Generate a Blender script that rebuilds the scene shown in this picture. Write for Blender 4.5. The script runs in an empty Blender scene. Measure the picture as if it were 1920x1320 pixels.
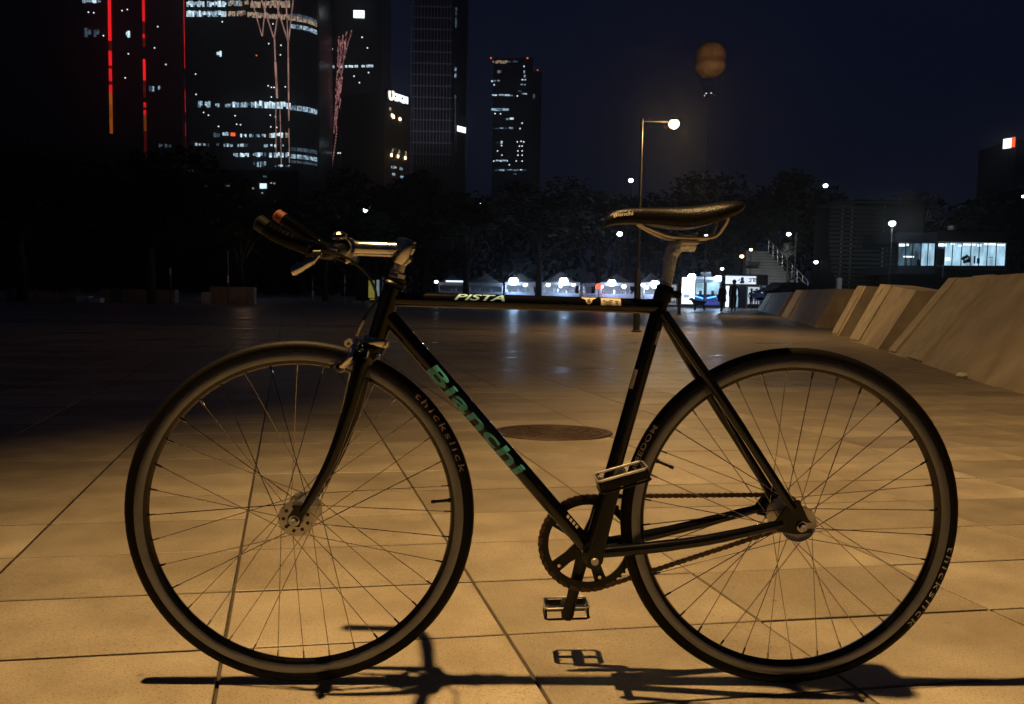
import bpy, bmesh, math, random
from mathutils import Vector, Matrix
from math import sin, cos, pi, radians as rad, sqrt, atan2, hypot

S = bpy.context.scene
COL = S.collection
random.seed(7)

# ------------------------------------------------------------------ camera
CAM = Vector((0.0, -1.53932, 0.77172)); YAW, PITCH, ROLL, FPX = .029449, .072587, .016681, 1500.0
_rv = Vector((cos(YAW), -sin(YAW), 0)); _fh = Vector((sin(YAW), cos(YAW), 0))
FWD = _fh * cos(PITCH) + Vector((0, 0, -sin(PITCH)))
_up = _fh * sin(PITCH) + Vector((0, 0, cos(PITCH)))
RIGHT = _rv * cos(ROLL) + _up * sin(ROLL)
UP = -_rv * sin(ROLL) + _up * cos(ROLL)
cd = bpy.data.cameras.new('camera'); co = bpy.data.objects.new('camera', cd); COL.objects.link(co)
m = Matrix.Identity(4)
for i in range(3):
    m[i][0] = RIGHT[i]; m[i][1] = UP[i]; m[i][2] = -FWD[i]; m[i][3] = CAM[i]
co.matrix_world = m
cd.sensor_width = 36; cd.lens = FPX / 1920 * 36; cd.clip_start = .05; cd.clip_end = 4000
S.camera = co

# ------------------------------------------------------------------ night sky, exposure
W = bpy.data.worlds.new('World'); S.world = W; W.use_nodes = True
wn = W.node_tree.nodes; wl = W.node_tree.links
bg = wn['Background']
tc = wn.new('ShaderNodeTexCoord'); sx = wn.new('ShaderNodeSeparateXYZ'); cr = wn.new('ShaderNodeValToRGB')
wl.new(tc.outputs['Generated'], sx.inputs[0]); wl.new(sx.outputs['Z'], cr.inputs[0]); wl.new(cr.outputs[0], bg.inputs['Color'])
e = cr.color_ramp.elements
e[0].position = 0.0; e[0].color = (.0018, .0027, .0062, 1)
e[1].position = .5; e[1].color = (.0026, .0042, .0128, 1)
k = e.new(.12); k.color = (.0024, .0039, .0104, 1)
k = e.new(.25); k.color = (.0027, .0044, .0130, 1)
bg.inputs['Strength'].default_value = 1.0
S.view_settings.view_transform = 'Standard'; S.view_settings.look = 'None'
S.view_settings.exposure = 0; S.view_settings.gamma = 1; S.view_settings.use_curve_mapping = False
S.cycles.use_denoising = True
S.cycles.max_bounces = 5; S.cycles.diffuse_bounces = 2; S.cycles.glossy_bounces = 3
S.cycles.sample_clamp_indirect = 4
S.cycles.volume_bounces = 0

def point(name, loc, watts, col, radius, spot=None, target=None, blend=.5):
    l = bpy.data.lights.new(name, 'SPOT' if spot else 'POINT')
    l.energy = watts; l.color = col; l.shadow_soft_size = radius
    o = bpy.data.objects.new(name, l); COL.objects.link(o); o.location = loc
    if spot:
        l.spot_size = rad(spot); l.spot_blend = blend
        d = (Vector(target) - Vector(loc)).normalized()
        o.rotation_euler = d.to_track_quat('-Z', 'Y').to_euler()
    return o

SODIUM = (1.0, .63, .245)
KEY = (-1.0, -.05, 4.62)                                   # lamp of the street lamp that stands beside the bicycle
point('street_light', KEY, 1500, SODIUM, .045, 123, (1.9, -.8, 0), 1.0)     # main cone of the street lamp
point('street_light', KEY, 880, SODIUM, .045, 84, (5.0, 7.0, 0), 1.0)  # second spot added at the same lamp to brighten the concrete blocks

# ------------------------------------------------------------------ helpers
def ray(px, py):
    u = (px - 960) / FPX; v = (660 - py) / FPX
    return FWD + RIGHT * u + UP * v
def at(px, py, Y):                                         # pixel of the photograph -> point at the depth Y
    d = ray(px, py); return CAM + d * ((Y - CAM.y) / d.y)
def gnd(px, py, z=0.0):
    d = ray(px, py); return CAM + d * ((z - CAM.z) / d.z)

def new_mat(name):
    mt = bpy.data.materials.new(name); mt.use_nodes = True
    return mt, mt.node_tree.nodes, mt.node_tree.links, mt.node_tree.nodes['Principled BSDF']
def mat(name, col, rough=.6, metal=0, var=.0, scale=20, bump=0, spec=None, coat=0, rvar=0, objvar=0):
    mt, n, l, p = new_mat(name)
    p.inputs['Base Color'].default_value = (*col, 1); p.inputs['Roughness'].default_value = rough
    p.inputs['Metallic'].default_value = metal
    if spec is not None: p.inputs['Specular IOR Level'].default_value = spec
    if coat: p.inputs['Coat Weight'].default_value = coat; p.inputs['Coat Roughness'].default_value = .06
    if var or bump or rvar or objvar:
        t = n.new('ShaderNodeTexCoord'); nz = n.new('ShaderNodeTexNoise')
        nz.inputs['Scale'].default_value = scale; nz.inputs['Detail'].default_value = 6
        l.new(t.outputs['Object'], nz.inputs['Vector'])
        if var or objvar:
            hs = n.new('ShaderNodeHueSaturation'); hs.inputs['Color'].default_value = (*col, 1)
            mr = n.new('ShaderNodeMapRange'); mr.inputs['To Min'].default_value = 1 - var; mr.inputs['To Max'].default_value = 1 + var
            l.new(nz.outputs['Fac'], mr.inputs['Value'])
            mr.inputs['From Min'].default_value = .3; mr.inputs['From Max'].default_value = .7
            src = mr.outputs[0]
            if objvar:
                oi = n.new('ShaderNodeObjectInfo'); m2 = n.new('ShaderNodeMapRange')
                m2.inputs['To Min'].default_value = 1 - objvar; m2.inputs['To Max'].default_value = 1 + objvar
                l.new(oi.outputs['Random'], m2.inputs['Value'])
                mu = n.new('ShaderNodeMath'); mu.operation = 'MULTIPLY'
                l.new(src, mu.inputs[0]); l.new(m2.outputs[0], mu.inputs[1]); src = mu.outputs[0]
            l.new(src, hs.inputs['Value']); l.new(hs.outputs[0], p.inputs['Base Color'])
        if rvar:
            m3 = n.new('ShaderNodeMapRange'); m3.inputs['To Min'].default_value = max(.02, rough - rvar); m3.inputs['To Max'].default_value = rough + rvar
            m3.inputs['From Min'].default_value = .3; m3.inputs['From Max'].default_value = .7
            l.new(nz.outputs['Fac'], m3.inputs['Value']); l.new(m3.outputs[0], p.inputs['Roughness'])
        if bump:
            b = n.new('ShaderNodeBump'); b.inputs['Strength'].default_value = bump; b.inputs['Distance'].default_value = .01
            l.new(nz.outputs['Fac'], b.inputs['Height']); l.new(b.outputs[0], p.inputs['Normal'])
    return mt
def emit(name, col, strength, var=0, scale=1.0):
    mt, n, l, p = new_mat(name)
    p.inputs['Base Color'].default_value = (.02, .02, .02, 1); p.inputs['Roughness'].default_value = .3
    p.inputs['Emission Color'].default_value = (*col, 1); p.inputs['Emission Strength'].default_value = strength
    if var:
        t = n.new('ShaderNodeTexCoord'); nz = n.new('ShaderNodeTexNoise'); nz.inputs['Scale'].default_value = scale
        nz.inputs['Detail'].default_value = 4
        oi = n.new('ShaderNodeObjectInfo')
        ad = n.new('ShaderNodeVectorMath'); ad.operation = 'ADD'
        l.new(t.outputs['Object'], ad.inputs[0]); l.new(oi.outputs['Location'], ad.inputs[1])
        l.new(ad.outputs[0], nz.inputs['Vector'])
        mr = n.new('ShaderNodeMapRange'); mr.inputs['From Min'].default_value = .38; mr.inputs['From Max'].default_value = .62
        mr.inputs['To Min'].default_value = strength * (1 - var); mr.inputs['To Max'].default_value = strength
        l.new(nz.outputs['Fac'], mr.inputs['Value']); l.new(mr.outputs[0], p.inputs['Emission Strength'])
    return mt

class MB:
    def __init__(s): s.v = []; s.f = []; s.mi = []
    def add(s, vs, fs, mi=0):
        o = len(s.v); s.v += [tuple(v) for v in vs]; s.f += [tuple(i + o for i in f) for f in fs]; s.mi += [mi] * len(fs); return s
    def box(s, c, d, M=None, mi=0):
        x, y, z = d[0] / 2, d[1] / 2, d[2] / 2
        vs = [Vector(v) for v in ((-x,-y,-z),(x,-y,-z),(x,y,-z),(-x,y,-z),(-x,-y,z),(x,-y,z),(x,y,z),(-x,y,z))]
        if M is not None: vs = [M @ v for v in vs]
        c = Vector(c)
        return s.add([v + c for v in vs], [(3,2,1,0),(4,5,6,7),(0,1,5,4),(1,2,6,5),(2,3,7,6),(3,0,4,7)], mi)
    def bbox(s, c, d, b=.004, M=None):                    # box with chamfered upright edges and rims
        x, y, z = d[0] / 2, d[1] / 2, d[2] / 2
        def ring(ix, zz): return [(-x+ix,-y,zz),(x-ix,-y,zz),(x,-y+ix,zz),(x,y-ix,zz),(x-ix,y,zz),(-x+ix,y,zz),(-x,y-ix,zz),(-x,-y+ix,zz)]
        def sc(r, k): return [(p[0]*(1-k/x), p[1]*(1-k/y), p[2]) for p in r]
        R = [sc(ring(b, -z), b), ring(b, -z+b), ring(b, z-b), sc(ring(b, z), b)]
        vs = [Vector(p) for r in R for p in r]
        if M is not None: vs = [M @ v for v in vs]
        c = Vector(c); fs = []
        for k in range(3):
            for i in range(8): fs.append((k*8+i, k*8+(i+1)%8, k*8+8+(i+1)%8, k*8+8+i))
        fs += [tuple(reversed(range(8))), tuple(range(24, 32))]
        return s.add([v + c for v in vs], fs)
    def tube(s, pts, r, n=10, cap=True, closed=False, ry=None):
        P = [Vector(p) for p in pts]; N = len(P)
        R = r if isinstance(r, (list, tuple)) else [r] * N
        T = []
        for i in range(N):
            if closed: t = P[(i+1) % N] - P[i-1]
            else: t = P[min(i+1, N-1)] - P[max(i-1, 0)]
            T.append(t.normalized())
        u = T[0].orthogonal().normalized()
        if abs(T[0].y) < .9: u = (Vector((0,1,0)) - T[0] * T[0].y).normalized()
        vs = []
        for i in range(N):
            u = (u - T[i] * u.dot(T[i])).normalized(); w = T[i].cross(u)
            for k in range(n):
                a = 2*pi*k/n
                vs.append(P[i] + u * (R[i] * (ry or 1) * cos(a)) + w * (R[i] * sin(a)))
        fs = []
        for i in range(N if closed else N-1):
            a0, b0 = i*n, ((i+1) % N)*n
            for k in range(n): fs.append((a0+k, a0+(k+1)%n, b0+(k+1)%n, b0+k))
        if cap and not closed: fs += [tuple(reversed(range(n))), tuple(range((N-1)*n, N*n))]
        return s.add(vs, fs)
    def lathe(s, prof, c, axis=(0,1,0), n=48, closed=False):   # profile of (radius, offset along the axis)
        A = Vector(axis).normalized(); u = A.orthogonal().normalized()
        if abs(A.y) > .9: u = Vector((1,0,0))
        w = A.cross(u); c = Vector(c); P = len(prof); vs = []
        for k in range(n):
            a = 2*pi*k/n; d = u*cos(a) + w*sin(a)
            for r, h in prof: vs.append(c + d*r + A*h)
        fs = []
        for k in range(n):
            a0, b0 = k*P, ((k+1) % n)*P
            for i in range(P if closed else P-1):
                j = (i+1) % P; fs.append((a0+i, b0+i, b0+j, a0+j))
        return s.add(vs, fs)
    def prism(s, poly, y0, y1, M=None):                    # polygon in X-Z pushed along Y
        n = len(poly)
        vs = [Vector((p[0], y0, p[1])) for p in poly] + [Vector((p[0], y1, p[1])) for p in poly]
        if M is not None: vs = [M @ v for v in vs]
        fs = [tuple(range(n)), tuple(reversed(range(n, 2*n)))] + [(i, n+i, n+(i+1)%n, (i+1)%n) for i in range(n)]
        return s.add(vs, fs)
    def mesh(s, name, mats, smooth=False):
        me = bpy.data.meshes.new(name); me.from_pydata(s.v, [], s.f); me.update()
        for q in (mats if isinstance(mats, (list, tuple)) else [mats]): me.materials.append(q)
        if any(s.mi): me.polygons.foreach_set('material_index', s.mi)
        bm = bmesh.new(); bm.from_mesh(me); bmesh.ops.recalc_face_normals(bm, faces=bm.faces); bm.to_mesh(me); bm.free()
        if smooth:
            me.polygons.foreach_set('use_smooth', [True] * len(me.polygons)); me.set_sharp_from_angle(angle=rad(38))
        return me
    def build(s, name, mats, parent=None, smooth=False, loc=None):
        return link(name, s.mesh(name, mats, smooth), parent, loc)

def link(name, me, parent=None, loc=None):
    o = bpy.data.objects.new(name, me); COL.objects.link(o)
    if parent is not None: o.parent = parent
    if loc is not None: o.location = loc
    return o
def thing(name, label, cat, loc=(0,0,0), group=None, rz=0):
    o = bpy.data.objects.new(name, None); COL.objects.link(o); o.location = loc; o.rotation_euler = (0,0,rz)
    o.empty_display_size = .1
    return tag(o, label, cat, group)
def tag(o, label=None, cat=None, group=None, kind=None):
    for k, v in (('label', label), ('category', cat), ('group', group), ('kind', kind)):
        if v: o[k] = v
    return o
def part(name, parent):
    o = bpy.data.objects.new(name, None); COL.objects.link(o); o.parent = parent; o.empty_display_size = .05; return o
def smooth_path(pts, k=6):
    P = [Vector(p) for p in pts]; out = []
    for i in range(len(P)-1):
        a, b, c, d = P[max(i-1,0)], P[i], P[i+1], P[min(i+2,len(P)-1)]
        for j in range(k):
            t = j/k
            out.append(.5*((2*b) + (c-a)*t + (2*a-5*b+4*c-d)*t*t + (3*b-a-3*c+d)*t**3))
    out.append(P[-1]); return out
UNIT = {}
def unit_box(mt):                                          # one shared box per material, scaled per object
    if mt.name not in UNIT: UNIT[mt.name] = MB().box((0,0,0), (1,1,1)).mesh('box_piece', mt)
    return UNIT[mt.name]
def piece(name, mt, parent, c, d, rz=0, ry=0):
    o = link(name, unit_box(mt), parent); o.location = c; o.scale = d; o.rotation_euler = (0, ry, rz); return o
def sphere(mb, c, r, n=16, k=10, sz=1):
    mb.lathe([(max(1e-4, r*sin(pi*i/k)), -r*sz*cos(pi*i/k)) for i in range(k+1)], c, (0,0,1), n); return mb

# ------------------------------------------------------------------ materials
M_SLAB = mat('concrete_slab', (.335,.285,.22), .50, var=.14, scale=5, bump=.06, objvar=.17, rvar=.10)
def slab_detail():
    n, l = M_SLAB.node_tree.nodes, M_SLAB.node_tree.links
    p = n['Principled BSDF']; t = n.new('ShaderNodeTexCoord'); g = n.new('ShaderNodeNewGeometry')
    vo = n.new('ShaderNodeTexNoise'); vo.inputs['Scale'].default_value = 230; vo.inputs['Detail'].default_value = 3
    st = n.new('ShaderNodeTexNoise'); st.inputs['Scale'].default_value = 1.6; st.inputs['Detail'].default_value = 7; st.inputs['Roughness'].default_value = .7
    mp = n.new('ShaderNodeMapping'); mp.inputs['Scale'].default_value = (1, 1.3, 1)
    l.new(g.outputs['Position'], vo.inputs['Vector']); l.new(g.outputs['Position'], mp.inputs[0]); l.new(mp.outputs[0], st.inputs['Vector'])
    src = p.inputs['Base Color'].links[0].from_socket
    r1 = n.new('ShaderNodeValToRGB'); r1.color_ramp.elements[0].position = .34; r1.color_ramp.elements[0].color = (.58,.54,.50,1)
    r1.color_ramp.elements[1].position = .43; r1.color_ramp.elements[1].color = (1,1,1,1)
    k = r1.color_ramp.elements.new(.60); k.color = (1,1,1,1); k = r1.color_ramp.elements.new(.70); k.color = (1.35,1.33,1.3,1)
    r2 = n.new('ShaderNodeValToRGB'); r2.color_ramp.elements[0].position = .32; r2.color_ramp.elements[0].color = (.74,.70,.65,1)
    r2.color_ramp.elements[1].position = .62; r2.color_ramp.elements[1].color = (1.05,1.05,1.05,1)
    l.new(vo.outputs['Fac'], r1.inputs[0]); l.new(st.outputs['Fac'], r2.inputs[0])
    a = n.new('ShaderNodeMix'); a.data_type = 'RGBA'; a.blend_type = 'MULTIPLY'; a.inputs[0].default_value = 1
    b = n.new('ShaderNodeMix'); b.data_type = 'RGBA'; b.blend_type = 'MULTIPLY'; b.inputs[0].default_value = 1
    l.new(src, a.inputs[6]); l.new(r1.outputs[0], a.inputs[7]); l.new(a.outputs[2], b.inputs[6]); l.new(r2.outputs[0], b.inputs[7])
    gv = n.new('ShaderNodeTexVoronoi'); gv.inputs['Scale'].default_value = 2.6; l.new(g.outputs['Position'], gv.inputs['Vector'])
    r3 = n.new('ShaderNodeValToRGB'); r3.color_ramp.elements[0].position = .022; r3.color_ramp.elements[0].color = (.50,.47,.44,1); r3.color_ramp.elements[1].position = .034; r3.color_ramp.elements[1].color = (1,1,1,1)
    d = n.new('ShaderNodeMix'); d.data_type = 'RGBA'; d.blend_type = 'MULTIPLY'; d.inputs[0].default_value = 1
    l.new(gv.outputs['Distance'], r3.inputs[0]); l.new(b.outputs[2], d.inputs[6]); l.new(r3.outputs[0], d.inputs[7])
    l.new(d.outputs[2], p.inputs['Base Color'])
slab_detail()
M_JOINT = mat('joint_sand', (.06,.045,.03), .95, var=.3, scale=60)
M_PAINT = mat('black_gloss_paint', (.0035,.0035,.004), .14, spec=.35, coat=.15)
M_CHROME = mat('polished_alloy', (.62,.60,.56), .16, 1, rvar=.05, scale=40)
M_ALLOY = mat('brushed_alloy', (.55,.53,.50), .42, .9, rvar=.06, scale=60)
M_POST = mat('polished_post', (.62,.69,.82), .27, .7, rvar=.04, scale=50)
M_RIM = mat('machined_rim', (.19,.205,.24), .30, .8, var=.08, scale=30)
M_RIMIN = mat('dark_rim', (.045,.04,.036), .26, .9)
M_STEEL = mat('spoke_steel', (.40,.37,.33), .12, 1)
M_RUBBER = mat('tyre_rubber', (.006,.005,.005), .5, bump=.15, scale=300, spec=.13)
M_TAPE = mat('bar_tape', (.0015,.0015,.0015), .22, spec=.10)
M_BLACK = mat('black_plastic', (.005,.005,.005), .36, spec=.3)
M_CHAIN = mat('worn_chain', (.09,.06,.045), .45, .9)
M_LEATHER = mat('saddle_leather', (.006,.005,.0045), .30, bump=.2, scale=400, rvar=.06, spec=.22)
M_CELESTE = mat('green_decal', (.085,.43,.47), .42, var=.12, scale=60)
M_DECAL = mat('grey_decal', (.42,.44,.42), .5, var=.15, scale=80)
M_TYREPRINT = mat('worn_tyre_print', (.42,.38,.33), .75, var=.4, scale=120)
M_STICK = mat('cream_sticker', (.66,.58,.46), .6, var=.12, scale=90)
M_INK = mat('sticker_ink', (.05,.045,.04), .6)
M_ORANGE = mat('orange_skin_tone', (.16,.035,.012), .5)
M_CONC = mat('cast_concrete', (.45,.37,.28), .82, var=.22, scale=2.2, bump=.35, rvar=.08)
def weather(mt, pore=90, dark=.62):
    n, l = mt.node_tree.nodes, mt.node_tree.links; p = n['Principled BSDF']; t = n.new('ShaderNodeTexCoord')
    src = p.inputs['Base Color'].links[0].from_socket
    mp = n.new('ShaderNodeMapping'); mp.inputs['Scale'].default_value = (2.2, 2.2, .8); l.new(t.outputs['Object'], mp.inputs[0])
    a = n.new('ShaderNodeTexNoise'); a.inputs['Scale'].default_value = 1.0; a.inputs['Detail'].default_value = 8; a.inputs['Roughness'].default_value = .68; l.new(mp.outputs[0], a.inputs['Vector'])
    b = n.new('ShaderNodeTexVoronoi'); b.inputs['Scale'].default_value = pore; l.new(t.outputs['Object'], b.inputs['Vector'])
    for tex, sock, p0, p1, c0 in ((a, 'Fac', .36, .60, (dark, dark*.95, dark*.88, 1)), (b, 'Distance', .08, .16, (.78,.74,.70,1))):
        r = n.new('ShaderNodeValToRGB'); r.color_ramp.elements[0].position = p0; r.color_ramp.elements[0].color = c0; r.color_ramp.elements[1].position = p1; r.color_ramp.elements[1].color = (1,1,1,1)
        l.new(tex.outputs[sock], r.inputs[0]); m = n.new('ShaderNodeMix'); m.data_type = 'RGBA'; m.blend_type = 'MULTIPLY'; m.inputs[0].default_value = 1
        l.new(src, m.inputs[6]); l.new(r.outputs[0], m.inputs[7]); src = m.outputs[2]
    l.new(src, p.inputs['Base Color'])
weather(M_CONC, 40, .84)
M_CONC2 = mat('pale_concrete_trim', (.44,.37,.28), .8, var=.18, scale=4, bump=.2)
M_IRON = mat('cast_iron', (.085,.055,.04), .6, .3, var=.3, scale=14, bump=.4)
M_POLE = mat('painted_pole', (.05,.045,.04), .42, .4, var=.2, scale=12)
M_DARK = mat('dark_metal', (.02,.02,.022), .5)
M_FACADE = mat('dark_glass_facade', (.012,.013,.016), .35)
M_BARK = mat('bark', (.07,.05,.035), .9, var=.35, scale=12, bump=.5)
M_LEAF = mat('dark_foliage', (.028,.040,.018), .75, var=.35, scale=1.5, objvar=.2)
M_TENT = mat('tent_fabric', (.20,.19,.20), .8, var=.12, scale=3)
M_COUNTER = mat('stall_counter', (.30,.31,.38), .6, var=.2, scale=6)
M_WHITE = mat('white_panel', (.72,.72,.72), .5, var=.06, scale=3)
M_GRASS = mat('grass_bank', (.035,.045,.02), .95, var=.4, scale=3, bump=.6)
M_CLOTH = mat('dark_clothing', (.018,.018,.022), .85, var=.3, scale=15)
M_HAIR = mat('dark_hair', (.02,.014,.01), .6)
M_WOODDECK = mat('weathered_decking', (.20,.19,.17), .75, var=.35, scale=5)
M_SLAT = mat('dark_green_slat', (.035,.042,.034), .55, .2, var=.2, scale=4)
M_BALLOON = mat('balloon_fabric', (.36,.25,.14), .7, var=.3, scale=.35)
M_BALLOON2 = mat('pale_balloon_panel', (.40,.30,.20), .7, var=.25, scale=.5)
M_FIN = mat('pale_stone_fins', (.36,.35,.42), .7, var=.25, scale=.12)
M_CAR = mat('dark_car_paint', (.02,.02,.024), .2, coat=.8)
M_PAPER = mat('crumpled_paper', (.6,.55,.48), .8)

E_LAMP = emit('lit_sodium_lamp', (1.0,.76,.46), 3.2)
E_WARM = emit('warm_lamp', (1.0,.72,.42), 7)
E_COOL = emit('white_lamp', (.86,.92,1.0), 9)
E_FLOOD = emit('flood_lamp', (.62,.82,1.0), 24)
E_REDL = emit('red_beacon', (1.0,.04,.015), 5)
E_WINC = emit('lit_office_window', (.55,.80,1.0), .85, .9, 1.4)
E_WINB = emit('bright_office_window', (.66,.88,1.0), 1.5, .7, 1.0)
E_WINW = emit('warm_office_window', (1.0,.74,.52), .55, .85, 1.3)
E_WIND = emit('dim_office_window', (.40,.62,.85), .16, .7, 1.0)
E_DOT = emit('distant_window', (.86,.94,1.0), 1.6)
E_LEDR = emit('red_led_strip', (1.0,.016,.02), 1.1, .55, .22)
E_LEDRD = emit('dim_red_led_strip', (.8,.05,.03), .10, .5, .3)
E_LEDO = emit('orange_led_strip', (1.0,.22,.03), .35, .7, .3)
E_LEDP = emit('pink_led_strip', (1.0,.42,.42), .42, .7, .35)
E_LEDV = emit('rose_led_strip', (1.0,.55,.45), .42, .55, .25)
E_SIGN = emit('white_lit_sign', (.86,.95,1.0), 2.2)
E_SIGNR = emit('red_lit_sign', (1.0,.12,.03), 1.4)
E_BLUE = emit('blue_neon', (.05,.25,1.0), 4.0)
E_BLUES = emit('blue_lit_panel', (.10,.16,.75), .35, .5, 1.5)
E_PANEL = emit('white_lit_panel', (.80,.90,1.0), 1.5)
E_STALL = emit('stall_striplight', (.62,.75,1.0), .75, .5, 1.2)
E_ROOM = emit('lit_room_window', (.46,.78,1.0), 1.0, .55, 1.1)
E_ROOM2 = emit('dim_room_window', (.22,.42,.60), .30, .75, 1.3)
E_ROOMB = emit('ceiling_striplight', (.80,.95,1.0), 1.7)
E_YEL = emit('yellow_lit_panel', (.55,.50,.10), .32, .3, 2)
E_CYAN = emit('pale_blue_lit_panel', (.45,.65,.75), .30, .3, 2)

# ------------------------------------------------------------------ ground
def ground():
    mt, n, l, p = new_mat('far_paving')
    g = n.new('ShaderNodeNewGeometry'); sp = n.new('ShaderNodeSeparateXYZ'); l.new(g.outputs['Position'], sp.inputs[0])
    def math_(op, a, b=None):
        q = n.new('ShaderNodeMath'); q.operation = op
        for i, x in enumerate((a, b)):
            if x is None: continue
            if isinstance(x, (int, float)): q.inputs[i].default_value = x
            else: l.new(x, q.inputs[i])
        return q.outputs[0]
    X, Y = sp.outputs[0], sp.outputs[1]
    def line(a, b, c, size, width):                        # distance to the joint lines of one direction
        v = math_('ADD', math_('ADD', math_('MULTIPLY', X, a), math_('MULTIPLY', Y, b)), c)
        f = math_('FRACT', math_('DIVIDE', v, size))
        return math_('LESS_THAN', math_('MULTIPLY', math_('MINIMUM', f, math_('SUBTRACT', 1.0, f)), size), width)
    j = math_('MAXIMUM', line(.977, .2442, -.1038, .615, .010), line(-.1319, .998, -.218, .3395, .008))
    nz = n.new('ShaderNodeTexNoise'); nz.inputs['Scale'].default_value = .55; nz.inputs['Detail'].default_value = 8; nz.inputs['Roughness'].default_value = .72
    mp = n.new('ShaderNodeMapping'); mp.inputs['Scale'].default_value = (1, 3.2, 1); l.new(g.outputs['Position'], mp.inputs[0]); l.new(mp.outputs[0], nz.inputs['Vector'])
    cr = n.new('ShaderNodeValToRGB'); cr.color_ramp.elements[0].position = .32; cr.color_ramp.elements[0].color = (.20,.165,.125,1)
    cr.color_ramp.elements[1].position = .66; cr.color_ramp.elements[1].color = (.385,.325,.25,1); l.new(nz.outputs['Fac'], cr.inputs[0])
    mx = n.new('ShaderNodeMix'); mx.data_type = 'RGBA'; l.new(j, mx.inputs[0]); l.new(cr.outputs[0], mx.inputs[6]); mx.inputs[7].default_value = (.12,.095,.07,1)
    l.new(mx.outputs[2], p.inputs['Base Color'])
    mr = n.new('ShaderNodeMapRange'); mr.inputs['From Min'].default_value = .35; mr.inputs['From Max'].default_value = .65
    mr.inputs['To Min'].default_value = .22; mr.inputs['To Max'].default_value = .60; p.inputs['Specular IOR Level'].default_value = .20; l.new(nz.outputs['Fac'], mr.inputs['Value']); l.new(mr.outputs[0], p.inputs['Roughness'])
    fine = n.new('ShaderNodeTexNoise'); fine.inputs['Scale'].default_value = 7; fine.inputs['Detail'].default_value = 5
    l.new(g.outputs['Position'], fine.inputs['Vector'])
    b = n.new('ShaderNodeBump'); b.inputs['Strength'].default_value = .05; b.inputs['Distance'].default_value = .02; l.new(fine.outputs['Fac'], b.inputs['Height']); l.new(b.outputs[0], p.inputs['Normal'])
    o = MB().add([(-1500,-300,0),(1500,-300,0),(1500,2500,0),(-1500,2500,0)], [(0,1,2,3)]).build('plaza_pavement', mt)
    o.location.z = -.010
    return tag(o, kind='structure')
plaza = ground()
# bed of the joints and the slabs one by one, as far as their joints can be told apart
SR, SC = Vector((.610,.080,0)), Vector((-.0823,.3293,0)); SO = Vector((.05,.225,0))
def slab_mesh(k):
    rnd = random.Random(k); g = .0040; bv = .0016
    a, b = SR.normalized(), SC.normalized()
    mb = MB(); V = []
    for z, ins in ((-.030,0),(-bv,0),(0,bv)):
        for si, sj in ((-1,-1),(1,-1),(1,1),(-1,1)):
            V.append(SR*(.5*si) + SC*(.5*sj) - a*(si*(g+ins)) - b*(sj*(g+ins)) + Vector((0,0,z + (rnd.uniform(-.0006,.0006) if z == 0 else 0))))
    fs = []
    for r in (0, 4):
        for i in range(4): fs.append((r+i, r+(i+1)%4, r+4+(i+1)%4, r+4+i))
    fs.append((8,9,10,11))
    return mb.add(V, fs).mesh('paving_slab', M_SLAB)
SLABS = [slab_mesh(k) for k in range(5)]
MB().add([SO + SR*i + SC*j for i, j in ((-9,-3),(12,-3),(12,14),(-9,14))], [(0,1,2,3)]).build('joint_bed', M_JOINT, plaza, loc=(0,0,.003))
for j in range(-3, 14):
    for i in range(-9, 12):
        c = SO + SR*(i+.5) + SC*(j+.5); d = c.y - CAM.y
        if d < .7 or abs(c.x - .03*d) > .66*d + 1.0: continue
        o = link('paving_slab', random.choice(SLABS), plaza, (c.x, c.y, .010 + random.uniform(0, .0016)))
        o.rotation_euler = (random.uniform(-.0012,.0012), random.uniform(-.0012,.0012), random.uniform(-.0012,.0012))

# manhole
def manhole():
    c = gnd(1037, 812)
    t = thing('manhole_cover', 'round dark iron manhole cover set in the paving behind the bicycle', 'manhole cover', (c.x, c.y, .004)); t.scale = (1, .72, 1)
    MB().lathe([(.300,.0),(.304,.006),(.330,.006),(.334,0)], (0,0,0), (0,0,1), 48).build('rim', M_IRON, t, True)
    mb = MB().lathe([(.298,0),(.296,.004),(.24,.003),(.06,.005),(.0001,.005)], (0,0,0), (0,0,1), 48)
    for r in (.09, .15, .21, .27): mb.lathe([(r-.008,.003),(r-.006,.008),(r+.006,.008),(r+.008,.003)], (0,0,0), (0,0,1), 40)
    for k in range(12): mb.box((.18*cos(k*pi/6), .18*sin(k*pi/6), .005), (.16,.012,.006), Matrix.Rotation(k*pi/6, 3, 'Z'))
    mb.build('lid', M_IRON, t, True)
manhole()

# ------------------------------------------------------------------ the bicycle
Z0 = .0024                                                  # top of the slabs
R_W = .337; FX, RX = -.3604, .6007; HZ = R_W + Z0
bike = thing('bicycle', 'black fixed gear track bicycle with silver rims standing side on across the plaza', 'bicycle', (0,0,Z0))
def B(px, py, y=0.0):
    p = at(px, py, y); return Vector((p.x, y, p.z))          # bicycle coordinates, ground under the wheels at 0
HUBZ = R_W

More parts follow.
